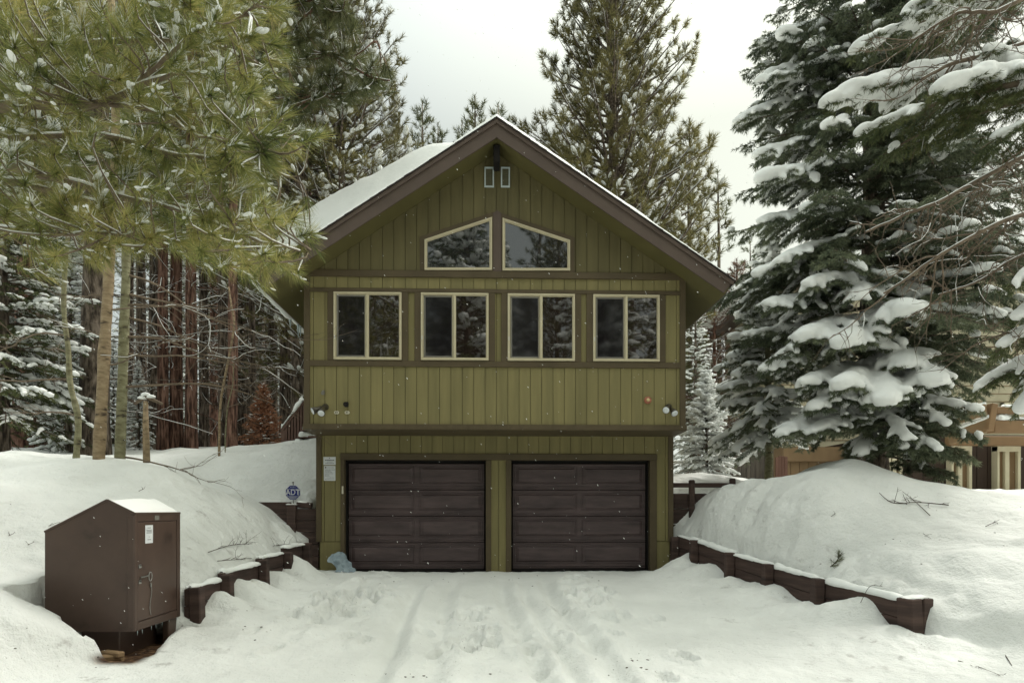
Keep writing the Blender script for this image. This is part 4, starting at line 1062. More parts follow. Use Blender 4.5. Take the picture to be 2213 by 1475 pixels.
def make_pine(seed,H,spread,cb,dz=.5,per=4,tuftL=.22,N=26,w=.014,r=.25,prof=.75,sub_sp=.42,snow=.35,dead=0,el0=5,el1=50,minb=.10,sub=1,snowr=.10,tsp=.35,bshape=1.0):
    rs=np.random.RandomState(seed); tk=MB(); fo=MB(); sn=MB()
    TP,TR=trunk(tk,H,r,rs)
    tP=[];tD=[]; sC=[];sS=[];sD=[]
    z=cb; az=rs.rand()*6
    zt=np.interp
    while z<H-.3:
        h=(z-cb)/(H-cb)
        base=np.array([np.interp(z,TP[:,2],TP[:,0]),np.interp(z,TP[:,2],TP[:,1]),z]); tr=np.interp(z,TP[:,2],TR)
        for k in range(per+rs.randint(-1,2)):
            az+=2.399+rs.randn()*.3
            Lb=spread*(minb+(1-minb)*(1-h)**prof*(min(1,.45+h*3) if bshape else 1))*rs.uniform(.65,1.12)
            e=RAD(el0+(el1-el0)*h+rs.randn()*7)
            d0=np.array([math.cos(az)*math.cos(e),math.sin(az)*math.cos(e),math.sin(e)])
            bp=curve(base+np.array([0,0,rs.uniform(-.15,.15)]),d0,Lb,6,(0,0,.35+.25*rs.rand()),rs,.18)
            tube_fast(tk,bp,max(.012,min(tr*.4,.018*Lb+.008)),.006,4)
            if rs.rand()<.75 and snow>0:
                q=bp[1:]+[0,0,.018*Lb*.4+.01]; tube_fast(sn,q,.022+.006*Lb,.012,4)
            s=.22*Lb if Lb>1 else .1; side=1
            while s<Lb:
                t=s/Lb; p,dd=interp(bp,min(t,.999)); side=-side
                hz=np.cross(dd,[0,0,1.]); hz/=np.linalg.norm(hz)+1e-9
                sd=dd*.75+hz*side*rs.uniform(.4,1.)+np.array([0,0,rs.uniform(-.1,.6)])
                Ls=(.18+.30*Lb*(1-t*.75))*rs.uniform(.6,1.1); Ls=min(Ls,1.3)
                sp=curve(p,sd,Ls,3,(0,0,.5),rs,.2)
                tube_fast(tk,sp,.010,.005,3)
                nt_=max(1,int(Ls/tsp)+1)
                for i in range(nt_):
                    tt=1-i*.8/nt_; p2,d2=interp(sp,min(tt,.999))
                    if i>0:
                        o=rs.randn(3)*.5; d3=d2+o; d3/=np.linalg.norm(d3); p2=p2+d3*tuftL*.7; d2=d3
                    tP.append(p2); tD.append(d2+[0,0,.25])
                    if rs.rand()<snow:
                        sC.append(p2+np.array([0,0,tuftL*.12])-d2*tuftL*.3); q=snowr*rs.uniform(.5,1.15); sS.append((q*1.5,q*.8,q*.5)); sD.append(d2)
                s+=sub_sp*rs.uniform(.7,1.3)*(1 if Lb>1.5 else .5)
            tP.append(bp[-1]); tD.append(bp[-1]-bp[-2]+[0,0,.1])
        z+=dz*rs.uniform(.7,1.3)*(1-.4*h)
    tP.append(TP[-1]); tD.append([0,0,1.])
    for k in range(dead):
        z=rs.uniform(1.2,cb+1); az=rs.rand()*6.28; e=RAD(rs.uniform(-25,15)); tr=np.interp(z,TP[:,2],TR)
        base=np.array([np.interp(z,TP[:,2],TP[:,0]),np.interp(z,TP[:,2],TP[:,1]),z])
        L=rs.uniform(.5,2.4); bp=curve(base,[math.cos(az)*math.cos(e),math.sin(az)*math.cos(e),math.sin(e)],L,5,(0,0,rs.uniform(-.3,.5)),rs,.4)
        tube_fast(tk,bp,.018,.004,4)
        if rs.rand()<.6: tube_fast(sn,bp+[0,0,.014],.015,.006,3)
        for _ in range(3):
            p,dd=interp(bp,rs.uniform(.3,.95)); q=curve(p,dd+rs.randn(3)*.6,L*.3,3,(0,0,0),rs,.4); tube_fast(tk,q,.007,.003,3)
            if rs.rand()<.4: tube_fast(sn,q+[0,0,.01],.012,.005,3)
    needles(fo,tP,tD,tuftL*.9,N,tuftL,w,.25,1.35,rs,.1)
    if sC: blobs(sn,sC,sS,np.array(sD),sub,rs)
    return tk,fo,sn

def fir_branch(tk,fo,sn,base,d0,Lb,rs,droop=-.45,w=.012,nl=.09,den=60,heavy=.5,ds=.2,wid=.42,r=.02,fine=False,blob=.11,start=.15,acc=None):
    d0=np.array(d0,float); d0/=np.linalg.norm(d0)
    bp=curve(base,d0,Lb,7,(0,0,droop),rs,.08)
    tube_fast(tk,bp,r,.006,5 if fine else 4)
    tP=[];tD=[];tS=[]
    s=start*Lb; side=1
    C=[];S=[];D=[]
    while s<=Lb:
        t=s/Lb; p,dd=interp(bp,min(t,.999)); side=-side
        hz=np.cross(dd,[0,0,1.]); hz/=np.linalg.norm(hz)+1e-9
        Lt=(wid*Lb*(1-t)**.8*min(1,.35+t*1.8)+.10)*rs.uniform(.75,1.1)
        sd=dd*.85+hz*side*rs.uniform(.7,1.0)+np.array([0,0,rs.uniform(-.5,.12) if fine else rs.uniform(-.25,.1)])
        tp=curve(p,sd,Lt,4,(0,0,-.35),rs,.12)
        if Lt>.2: tube_fast(tk,tp,.007,.003,3)
        if fine:
            q=.07; x=.05; sb=1
            while x<Lt:
                p2,d2=interp(tp,min(x/Lt,.999)); hz2=np.cross(d2,[0,0,1.]); hz2/=np.linalg.norm(hz2)+1e-9; sb=-sb
                l3=(.07+.16*(1-x/Lt))*rs.uniform(.7,1.15); d3=d2*.8+hz2*sb*.8+np.array([0,0,rs.uniform(-.75,.12)]); d3/=np.linalg.norm(d3)
                tP.append(p2+d3*l3); tD.append(d3); tS.append(l3); x+=q*.5*rs.uniform(.7,1.3)
            tP.append(tp[-1]); tD.append(tp[-1]-tp[-2]); tS.append(.15)
        else:
            m=max(1,int(Lt/.16))
            for i in range(m):
                p2,d2=interp(tp,min((i+1)/m,.999)); tP.append(p2); tD.append(d2+rs.randn(3)*.15); tS.append(.18)
        if rs.rand()<heavy:
            m=max(1,int(Lt/(blob*.75)))
            for i in range(m):
                f=(i+.6)/m
                if t<.3 and rs.rand()<.5: continue
                p2,d2=interp(tp,min(f,.999)); q=blob*(1-.45*f)*rs.uniform(.75,1.15)
                C.append(p2+np.array([0,0,q*.45])); S.append((q*1.15,q*.9,q*.66)); D.append(d2)
        s+=ds*rs.uniform(.75,1.25)
    if heavy>.2:
        m=max(2,int(Lb/(blob*1.0)))
        for i in range(m):
            f=.25+.75*(i+.5)/m
            if rs.rand()<heavy+.2:
                p2,d2=interp(bp,min(f,.999)); q=blob*1.15*rs.uniform(.75,1.15)
                C.append(p2+np.array([0,0,q*.35])); S.append((q*1.3,q*1.0,q*.62)); D.append(d2)
    if fine: needles(fo,tP,tD,tS,max(6,int(den*.24)),nl,w,.45,1.25,rs,.25,.2)
    else: needles(fo,tP,tD,tS,max(4,int(den*.16)),nl,w,.3,1.0,rs,.25,.3)
    if C:
        if acc is not None:
            acc[0].extend(C); acc[1].extend(S); acc[2].extend(D)
        else: blobs(sn,C,S,np.array(D),1,rs)
    return bp
def make_fir(seed,H,spread,cb,dz=.3,per=5,r=.15,heavy=.5,den=60,nl=.13,w=.02,ds=.3,prof=.85,blob=.12,el0=-15,el1=35,droop=-.35,fine=False,acc=None,azf=None,hmax=None,wid=.42):
    rs=np.random.RandomState(seed); tk=MB(); fo=MB(); sn=MB()
    TP,TR=trunk(tk,H,r,rs); z=cb; az=rs.rand()*6
    while z<(hmax or H-.1):
        h=(z-cb)/(H-cb); base=np.array([np.interp(z,TP[:,2],TP[:,0]),np.interp(z,TP[:,2],TP[:,1]),z])
        for k in range(per+rs.randint(-1,2)):
            az+=2.399+rs.randn()*.25
            km=azf(az,z) if azf else 1
            if not km: continue
            Lb=km*spread*((1-h)**prof*min(1,.7+h*3)+.04)*rs.uniform(.72,1.1)
            e=RAD(el0+(el1-el0)*h+rs.randn()*6)
            fir_branch(tk,fo,sn,base,[math.cos(az)*math.cos(e),math.sin(az)*math.cos(e),math.sin(e)],Lb,rs,droop,w,nl,den,heavy*rs.uniform(.5,1.3),ds,wid,.012+.008*Lb,fine,blob*rs.uniform(.8,1.15),.12,acc)
        z+=dz*rs.uniform(.7,1.3)*(1-.35*h)
    needles(fo,[TP[-1]],[[0,0,1.]],.3,30,nl,w,.2,.8,rs)
    if heavy>0: blobs(sn,[TP[-1]+[0,0,.0]],[(blob*.6,blob*.6,blob*.9)],None,1,rs)
    return tk,fo,sn
def remesh_snow(C,S,D,name,voxel,parent,rs,disp=.0):
    mb=MB(); blobs(mb,C,S,np.array(D),2,rs); me=mb.mesh("snow_tmp")
    o=bpy.data.objects.new("snow_tmp",me); COL.objects.link(o)
    md=o.modifiers.new("r",'REMESH'); md.mode='VOXEL'; md.voxel_size=voxel; md.use_smooth_shade=True
    sm=o.modifiers.new("s",'SMOOTH'); sm.factor=.6; sm.iterations=3
    bpy.context.view_layer.update()
    dg=bpy.context.evaluated_depsgraph_get(); m2=bpy.data.meshes.new_from_object(o.evaluated_get(dg))
    bpy.data.objects.remove(o); bpy.data.meshes.remove(me)
    m2.polygons.foreach_set("use_smooth",np.ones(len(m2.polygons),bool)); m2.name=name; m2.materials.clear()
    o2=bpy.data.objects.new(name,m2); COL.objects.link(o2); m2.materials.append(M['snowt'])
    if parent is not None: o2.parent=parent
    return o2

class Proto:
    def __init__(s,parts):    # parts: [(name,mesh,material)]
        s.parts=[(n,me,mt) for n,me,mt in parts]
        for n,me,mt in s.parts: me.materials.append(mt)
def proto(meshes,bark,leaf,snow='snowt'):
    tk,fo,sn=meshes; L=[("trunk",tk.mesh("trunk",True),M[bark]),("foliage",fo.mesh("foliage"),M[leaf])]
    if sn.V: L.append(("snow",sn.mesh("snow",True),M[snow]))
    return Proto(L)
def plant(pr,name,loc,rot=0,scale=1,label=None,cat="tree",group=None,bark=None,leaf=None,sz=None):
    e=bpy.data.objects.new(name,None); COL.objects.link(e); e.location=loc; e.rotation_euler=(0,0,rot); e.scale=(scale,scale,sz or scale)
    tag(e,label,cat,group)
    for n,me,mt in pr.parts:
        o=bpy.data.objects.new(n,me); COL.objects.link(o); o.parent=e
        ov={'trunk':bark,'foliage':leaf}.get(n)
        if ov:
            o.material_slots[0].link='OBJECT'; o.material_slots[0].material=M[ov]
    return e
def gp(px,t,dz=-.1):
    """ground position under pixel column px at depth t"""
    p=at(px,1100,t); return (p[0],p[1],gz(p[0],p[1])+dz)
# ------------------------------------------------------------------ prototypes shared by the forest
P_pine=[proto(make_pine(11,20,3.1,2.5,.5,5,.24,26,.020,.24,.8,.45,.30,0,0,50,snowr=.085,sub=1),'bark_brown','pine_mid'),
        proto(make_pine(12,18,2.7,2.0,.5,5,.24,24,.020,.22,.8,.45,.35,0,0,50,snowr=.09),'bark_brown','pine_mid')]
P_tall=[proto(make_pine(21,24,2.6,8.5,.6,4,.26,20,.026,.24,.8,.5,.35,dead=42,snowr=.12),'bark_red','pine_dk'),
        proto(make_pine(22,22,2.4,7.5,.6,4,.26,20,.026,.22,.8,.5,.35,dead=46,snowr=.12),'bark_brown','pine_dk')]
P_slim=[proto(make_pine(31,13,1.35,2.5,.55,4,.20,24,.018,.13,.6,.38,.25,0,-5,45,snowr=.07),'bark_brown','pine_mid'),
        proto(make_pine(32,14,2.0,2.0,.95,2,.26,30,.022,.12,.7,.75,.12,6,0,30,snowr=.06,tsp=.8),'bark_brown','pine_dk')]
P_fir=[proto(make_fir(41,12,2.5,.5,.32,5,.16,.26,60,.17,.030,.30,blob=.10),'bark_brown','fir'),
       proto(make_fir(42,14,2.3,.8,.36,5,.18,.24,60,.17,.030,.32,blob=.11),'bark_brown','fir'),
       proto(make_fir(43,9,1.9,.3,.28,5,.12,.38,60,.15,.026,.26,blob=.10),'bark_brown','fir_green')]
rr=random.Random(77)

# --- big pine behind the cabin, right of the ridge
big=proto(make_pine(51,28,6.4,3.2,.46,6,.30,36,.024,.34,.80,.46,.22,0,5,55,snowr=.12,minb=.05,sub=2),'bark_brown','pine_mid')
x,y,z=gp(1325,27.5); z=2.2
plant(big,"pine_tree",(x,y,z),.6,1,"tallest olive pine behind the cabin, rising right of the ridge beyond the top edge","pine tree")
# --- pine with snow dabs behind the left roof slope
midp=proto(make_pine(52,17,4.8,2.0,.42,7,.24,26,.020,.28,.6,.40,.5,0,0,45,snowr=.10,minb=.1,sub=2),'bark_brown','pine_mid')
x,y,z=gp(735,21.0); plant(midp,"pine_tree",(x,y,z),0,.93,"broad olive pine dotted with snow, just above the left slope of the roof","pine tree")

def top_scale(pr_h,px,t,pytop,base):
    ztop=1.18+(1100-pytop)/1400*t; return max(.2,(ztop-base)/pr_h)
def P1(pr,H,name,px,t,pytop,label,cat="pine tree",group=None,rot=None,w=None,**k):
    x,y,z=gp(px,t,-.15); s=top_scale(H,px,t,pytop,z)
    return plant(pr,name,(x,y,z),rr.uniform(0,6.3) if rot is None else rot,(w or 1)*s,label,cat,group,sz=s,**k)
P1(P_slim[0],13,"pine_tree",914,38,218,"small dark pine top showing left of the ridge, above the snow on the roof",w=1.15,leaf='pine_dk')
P1(P_slim[0],13,"pine_tree",945,41,268,"lowest tiny pine tip just above the snow crest of the roof",w=1.1,leaf='pine_dk')
P1(P_slim[0],13,"pine_tree",1026,40,208,"small dark pine top standing close left of the roof peak",w=1.15,leaf='pine_dk')
P1(P_slim[0],13,"pine_tree",1000,43,262,"faint short pine tip between two taller ones left of the roof peak",w=1.0,leaf='pine_dk')
P1(P_slim[0],13,"pine_tree",1078,42,225,"small pine tip right behind the roof peak",w=1.1,leaf='pine_dk')
P1(P_slim[0],13,"pine_tree",1488,31,258,"narrow pine at the right edge of the big olive pine, above the right slope",w=1.15)
P1(P_slim[1],14,"pine_tree",1555,33,368,"thin sparse pine with bare whorled branches standing alone against the white sky",w=1.2)
P1(P_pine[1],18,"pine_tree",1435,30,420,"olive pine filling in low behind the right slope of the roof",w=.85)
P1(P_pine[0],20,"pine_tree",1190,34,330,"olive pine low behind the left side of the tallest pine",w=.9)
P1(P_pine[0],20,"pine_tree",850,27,190,"olive pine rising behind the snow dotted one, left of the ridge",w=.8)
P1(P_pine[1],18,"pine_tree",640,26,60,"dense pine behind the foreground needles, upper left",w=1.1)
P1(P_pine[0],20,"pine_tree",540,24,-100,"tall pine behind the foreground needles, left of the snow dotted one",w=1,leaf='pine_dk')
# --- trees between the cabin and the big fir
G="trees right of the cabin"
P1(P_fir[1],14,"fir_tree",1500,22,625,"snowy dark fir close behind the right corner of the cabin","fir tree",G,w=1.1)
P1(P_slim[0],13,"pine_tree",1545,26,600,"reddish bare-looking pine behind the small snowy firs, right of the cabin","pine tree",G,w=1.5,leaf='brownneedle',bark='bark_red')
P1(P_slim[0],13,"pine_tree",1592,30,560,"reddish thin pine between the cabin and the largest fir","pine tree",G,w=1.5,leaf='brownneedle',bark='bark_red')
P1(P_fir[0],12,"fir_tree",1620,27,640,"far snowy fir in the gap right of the cabin","fir tree",G,w=1.1)
P1(P_slim[1],14,"pine_tree",1625,34,520,"far sparse pine seen against the sky in the gap beside the big fir","pine tree",G,w=1.3)
# --- forest on the left: trunks one can tell apart (px, base t, mesh, scale, bark, label)
T=[(203,16.2,1,1.55,'bark_brown',"thickest grey brown trunk behind the pale bare trees on the left"),
   (352,19.0,0,.68,'bark_red',"left one of three red brown trunks standing close together"),
   (381,19.3,0,.78,'bark_red',"middle red brown trunk of the close trio"),
   (413,19.0,0,.72,'bark_red',"right one of three red brown trunks standing close together"),
   (52,18.5,1,1.3,'bark_red',"dark brown trunk beside the terracotta wall at the far left"),
   (98,19.5,1,1.2,'bark_brown',"dark trunk second from the far left edge"),
   (484,21,1,.8,'bark_brown',"dark thin trunk just left of the straight red grey one"),
   (519,24,1,.75,'bark_brown',"dark thin trunk just right of the straight red grey one"),
   (545,22,1,.55,'bark_brown',"very thin dark trunk left of the rust coloured bush"),
   (562,27,0,.9,'bark_brown',"dark trunk behind the tip of the rust coloured bush"),
   (588,25,1,.95,'bark_brown',"dark trunk just right of the rust coloured bush tip"),
   (616,21.5,1,.85,'bark_brown',"grey trunk left of the stair handrail"),
   (652,20.5,0,1.35,'bark_brown',"thick grey brown trunk right against the left corner of the cabin"),
   (441,23,1,.8,'bark_brown',"dark trunk right of the red brown trio"),
   (330,22,1,.8,'bark_brown',"dark trunk left of the red brown trio"),
   (305,26,0,.9,'bark_brown',"far dark trunk behind the pale bare trees"),
   (140,23,0,1.0,'bark_brown',"dark trunk behind the thin leaning pale tree"),
   (20,22,1,1.1,'bark_brown',"dark trunk at the far left edge"),
   (463,28,0,.9,'bark_red',"far reddish trunk between the trio and the curved sapling")]
for px,t,k,s,bk,lab in T:
    x,y,z=gp(px,t,-.15); plant(P_tall[k],"pine_tree",(x,y,z),rr.uniform(0,6.3),s,lab,"pine tree","tall trunks of the forest on the left",bark=bk,sz=.95)
FL="slender dark snowy conifer deep in the forest behind the left yard"
for n in range(30):
    px=rr.uniform(-100,700); t=rr.uniform(20.5,30) if n<18 else rr.uniform(30,52)
    if 290<px<640 and t<29: t=rr.uniform(36,52)
    x,y,z=gp(px,t,-.2)
    k=rr.choice([0,1]); plant(P_tall[k],"pine_tree",(x,y,z),rr.uniform(0,6.3),rr.uniform(.5,.8),"slender dark trunked pine deep in the forest behind the left yard","pine tree","far pines in the left forest",bark=rr.choice(['bark_brown','bark_brown','bark_red']),sz=1.0)
for n in range(15):
    px=rr.uniform(-200,700); t=rr.uniform(32,46) if n<9 else rr.uniform(44,62); x,y,z=gp(px,t,-.2)
    plant(P_fir[rr.choice([0,1,1])],"fir_tree",(x,y,z),rr.uniform(0,6.3),rr.uniform(.8,1.15),"snow flecked dark fir deep in the forest behind the left yard","fir tree","far firs in the left forest")
for n,(px,t,s) in enumerate(((300,21,.34),(245,23,.45),(120,20,.6))):
    x,y,z=gp(px,t,-.2); plant(P_fir[2],"fir_tree",(x,y,z),rr.uniform(0,6.3),s,"young snowy fir among the trunks of the left forest","fir tree","young firs among the left trunks")
for n in range(16):
    px=rr.uniform(1480,2350); t=rr.uniform(32,50); x,y,z=gp(px,t,-.2)
    if 1570<px<1680: continue
    plant(P_fir[rr.choice([0,1])] if n%2 else P_tall[n%2],"fir_tree" if n%2 else "pine_tree",(x,y,z),rr.uniform(0,6.3),rr.uniform(.8,1.05) if px>1700 else .55,"snow flecked conifer far behind the neighbouring house","conifer","far conifers on the right")
# --- left snowy fir
lf=proto(make_fir(61,7.5,2.4,.9,.24,7,.13,.26,110,.12,.018,.18,blob=.08,el0=-10),'bark_brown','fir_green')
x,y,z=gp(10,14.5,-.2); plant(lf,"fir_tree",(x,y,z),0,1,"bright green snowy fir at the far left edge, behind the thin leaning pale tree","fir tree")
x,y,z=gp(150,18,-.2); plant(P_fir[2],"fir_tree",(x,y,z),1,.75,"shaded snowy fir half hidden behind the pale trunks on the left","fir tree")
# --- rust coloured dead young fir
de=proto(make_fir(62,2.6,.95,.05,.13,8,.05,.10,110,.11,.016,.10,blob=.04,el0=10,el1=60,droop=.1),'bark_red','dead')
x,y,z=gp(570,18.0,-.2); plant(de,"dead_fir",(x,y,z),0,.74,"rust coloured dead young fir in front of the dark trunks, left of the stairs","dead tree")
# --- small snow laden fir right of the cabin
sf=proto(make_fir(63,3.6,1.25,.12,.17,6,.05,.85,60,.08,.012,.13,blob=.085,el0=0,el1=45,droop=-.5),'bark_brown','fir')
x,y,z=gp(1528,16.6,-.25); plant(sf,"fir_tree",(x,y,z),0,.80,"small snow laden fir just right of the cabin above the wing wall","fir tree")

# --- fir with thick snow pads left of the largest fir (pale bare foot of the trunk)
acc=([],[],[])
tk,fo,sn=make_fir(64,5.6,1.55,1.25,.22,5,.085,.9,80,.07,.011,.15,blob=.10,el0=-5,el1=40,droop=-.45,fine=True,acc=acc)
x,y,z=gp(1662,14.2,-.15)
e=bpy.data.objects.new("fir_tree",None); COL.objects.link(e); e.location=(x,y,z); tag(e,"young fir with pale bare lower trunk, between the cabin and the largest fir","fir tree")
def attach(e,name,mb,mt,smooth=False):
    me=mb.mesh(name,smooth); me.materials.append(M[mt]); o=bpy.data.objects.new(name,me); COL.objects.link(o); o.parent=e; return o
attach(e,"trunk",tk,'bark_green',True); attach(e,"foliage",fo,'fir'); remesh_snow(*acc,"snow",.03,e,np.random.RandomState(3))

# --- the largest fir, with pads placed where the picture shows them
rs=np.random.RandomState(90)
tx,ty,tz=gp(1890,13.0,-.25)
acc=([],[],[])
tk,fo,sn=make_fir(65,17.5,3.35,1.25,.25,6,.27,.19,85,.085,.014,.15,blob=.13,el0=-12,el1=30,droop=-.30,fine=True,acc=acc,azf=lambda a,z:0 if math.sin(a)>.45 else ((0 if (z<2.5 and math.cos(a)>-.35) else .6) if z<3.1 else 1)*(.55 if (z<3.4 and math.cos(a)<-.3) else 1),hmax=12.3,prof=.6)
heavy=[((1640,400,11.6),.95,.13),((1735,748,10.9),1.0,.13),((1840,760,10.6),1.0,.14),((1955,700,10.4),1.0,.17),((1845,868,10.4),1.0,.13),((1920,860,10.2),1.0,.15),
       ((2055,835,10.4),1.0,.14),((1980,800,10.6),1.0,.14),((2150,690,10.9),.9,.12),((2000,640,11.4),.9,.11),((1690,560,11.3),.8,.10),((1590,262,12.6),.9,.11),((1628,338,12.2),.8,.10),
       ((1660,90,12.6),.7,.10),((1665,185,12.3),.7,.1),((1650,210,12),.6,.09),((1665,800,11.4),1.0,.11),((1740,850,11.0),1.0,.11),((1700,955,11.2),.9,.10),((1790,880,10.8),.9,.11),((1860,985,11.2),.7,.09),((1780,965,11),.7,.1),((1635,505,11.9),.6,.09),
       ((1620,620,11.8),.7,.1),((1650,690,11.6),.9,.1),((2050,915,10.8),.3,.08),((2000,1000,10.9),.1,.07),((2075,985,11.2),.1,.07),((1950,940,10.6),.4,.08),((2105,905,10.6),.3,.08),((2125,955,10.9),.15,.07),((2060,1030,11.2),.1,.07),((1965,985,10.8),.2,.08),((2035,960,10.5),.2,.08),((2090,1000,11.0),.1,.07),((1760,640,11),.8,.11),((1850,640,10.8),.8,.11)]
org=np.array([tx,ty,tz])
for (px,py,t),hv,bl in heavy:
    tip=at(px,py,t)-org; hd=math.hypot(tip[0],tip[1])
    b=np.array([0,0,tip[2]+hd*.28]); d=(tip-b); L=np.linalg.norm(d); d/=L; d[2]+=.18
    fir_branch(tk,fo,sn,b,d,L,rs,-.36,.014,.085,95,min(1.2,hv*1.1),.13,.44,.03,True,bl*1.25,.30,acc)
e=bpy.data.objects.new("fir_tree",None); COL.objects.link(e); e.location=(tx,ty,tz); tag(e,"largest snow laden dark fir, thick trunk rising from the right snow bank","fir tree")
attach(e,"trunk",tk,'bark_brown',True); attach(e,"foliage",fo,'fir'); remesh_snow(*acc,"snow",.036,e,np.random.RandomState(4))

# --- tree at the right edge: its trunk is outside the frame, bare limbs and one thick snow pad reach in
rs=np.random.RandomState(91)
tx,ty=at(2480,1100,7.6)[:2]; tz=gz(tx,ty)-.3; org=np.array([tx,ty,tz])
tk=MB(); fo=MB(); sn=MB(); acc=([],[],[])
trunk(tk,15,.26,rs)
def pts(L): return np.array([at(*q) for q in L])-org
def smooth_line(P,n=24):
    P=np.asarray(P); t=np.arange(len(P)); tt=np.linspace(0,len(P)-1,n); out=[]
    for x_ in tt:
        i=min(int(x_),len(P)-2); f=x_-i; p0=P[max(i-1,0)];p1=P[i];p2=P[i+1];p3=P[min(i+2,len(P)-1)]
        out.append(.5*((2*p1)+(-p0+p2)*f+(2*p0-5*p1+4*p2-p3)*f*f+(-p0+3*p1-3*p2+p3)*f**3))
    return np.array(out)
limbs=[([(2470,20,7.6),(2300,62,7.5),(2150,108,7.3),(2060,128,7.1),(1985,155,7.0)],.055,.014,1),
       ([(2470,170,7.6),(2300,290,7.2),(2160,370,6.9),(2050,432,6.8),(1965,468,6.8),(1880,505,6.9)],.040,.010,1),
       ([(2470,300,7.6),(2290,430,7.1),(2170,480,6.8),(2090,525,6.7),(2010,570,6.7),(1920,640,6.8)],.038,.010,1),
       ([(2470,420,7.6),(2310,520,7.3),(2200,555,7.2),(2120,600,7.1),(2030,630,7.1)],.030,.009,1),
       ([(2470,-120,7.6),(2330,-60,7.4),(2160,20,7.2),(2060,30,7.2),(1960,90,7.3)],.040,.01,1),
       ([(2470,560,7.6),(2330,640,7.3),(2220,700,7.2),(2160,720,7.1)],.025,.008,0),
       ([(2470,240,7.8),(2330,330,7.8),(2220,340,7.9),(2110,400,8.0)],.025,.008,0),
       ([(2470,-200,7.8),(2330,-100,7.8),(2200,-20,7.8),(2120,60,7.9)],.03,.01,0)]
TL=[]
for L,r0,r1,sno in limbs:
    P=smooth_line(pts(L)); P[1:]+=np.cumsum(rs.randn(len(P)-1,3)*.006,0); r0*=.8; tk.tube(P,np.linspace(r0,r1,len(P)),8,False); TL.append(P)
    if sno: sn.tube(P+np.linspace(r0,r1,len(P))[:,None]*np.array([[0,0,.75]]),np.linspace(r0,r1,len(P))*.62,6)
    for k in range(15):
        t=rs.uniform(.12,.98); p,dd=interp(P,t); L1=rs.uniform(.4,1.3)*(1.1-t*.5)
        q=curve(p,dd*.7+rs.randn(3)*.5+np.array([0,0,-.1]),L1,7,(0,0,rs.uniform(-.9,.1)),rs,.5); tube_fast(tk,q,.010,.003,4)
        for j in range(8):
            p2,d2=interp(q,rs.uniform(.1,1)*.99); q2=curve(p2,d2*.5+rs.randn(3)*.6,L1*rs.uniform(.25,.6),5,(0,0,-.4),rs,.5); tube_fast(tk,q2,.005,.0018,3)
            if rs.rand()<.5: p3,d3=interp(q2,.6); tube_fast(tk,curve(p3,d3*.4+rs.randn(3)*.6,L1*.25,4,(0,0,-.3),rs,.5),.003,.0014,3)
            if rs.rand()<.15: tube_fast(sn,q2+[0,0,.004],.005,.002,4)
# pad limb
def pad(base,tip,hv,bl,wd=.40,r=.035,droop=-.3):
    b=at(*base)-org; t_=at(*tip)-org; d=t_-b; L=np.linalg.norm(d); d/=L; d[2]+=.12
    fir_branch(tk,fo,sn,b,d,L,rs,droop,.008,.065,120,hv,.10,wd,r,True,bl,.10,acc)
pad((2420,120,7.4),(1800,215,7.5),1.2,.15,.24); pad((2400,150,7.2),(2040,225,6.9),1.2,.13,.24)
pad((2350,-60,7.8),(1850,75,8.2),.6,.10,.3); pad((2350,-150,7.8),(1960,30,8.2),.5,.09,.3)
pad((2400,200,7.0),(2120,330,6.8),.25,.07); pad((2400,560,7.2),(2170,680,6.9),.4,.08); pad((2400,640,7.0),(2150,760,6.9),.35,.08); pad((2400,600,7.2),(2190,880,7.1),.4,.09,.4); pad((2400,700,7.2),(2120,850,7.4),.5,.09); pad((2420,480,6.9),(2190,620,6.7),.3,.08)
pad((2200,180,7),(1830,300,7.4),.3,.08,.4); pad((2250,190,7),(1900,330,7.4),.2,.08,.4); pad((2300,200,7),(2010,290,7.2),.2,.07,.4)
e=bpy.data.objects.new("conifer_tree",None); COL.objects.link(e); e.location=(tx,ty,tz); tag(e,"conifer at the right edge with bare brown limbs and one long thick snow pad","conifer")
attach(e,"trunk",tk,'twig',True); attach(e,"foliage",fo,'fir_green')
attach(e,"snow_on_twigs",sn,'snowt',True); remesh_snow(*acc,"snow",.026,e,np.random.RandomState(6))

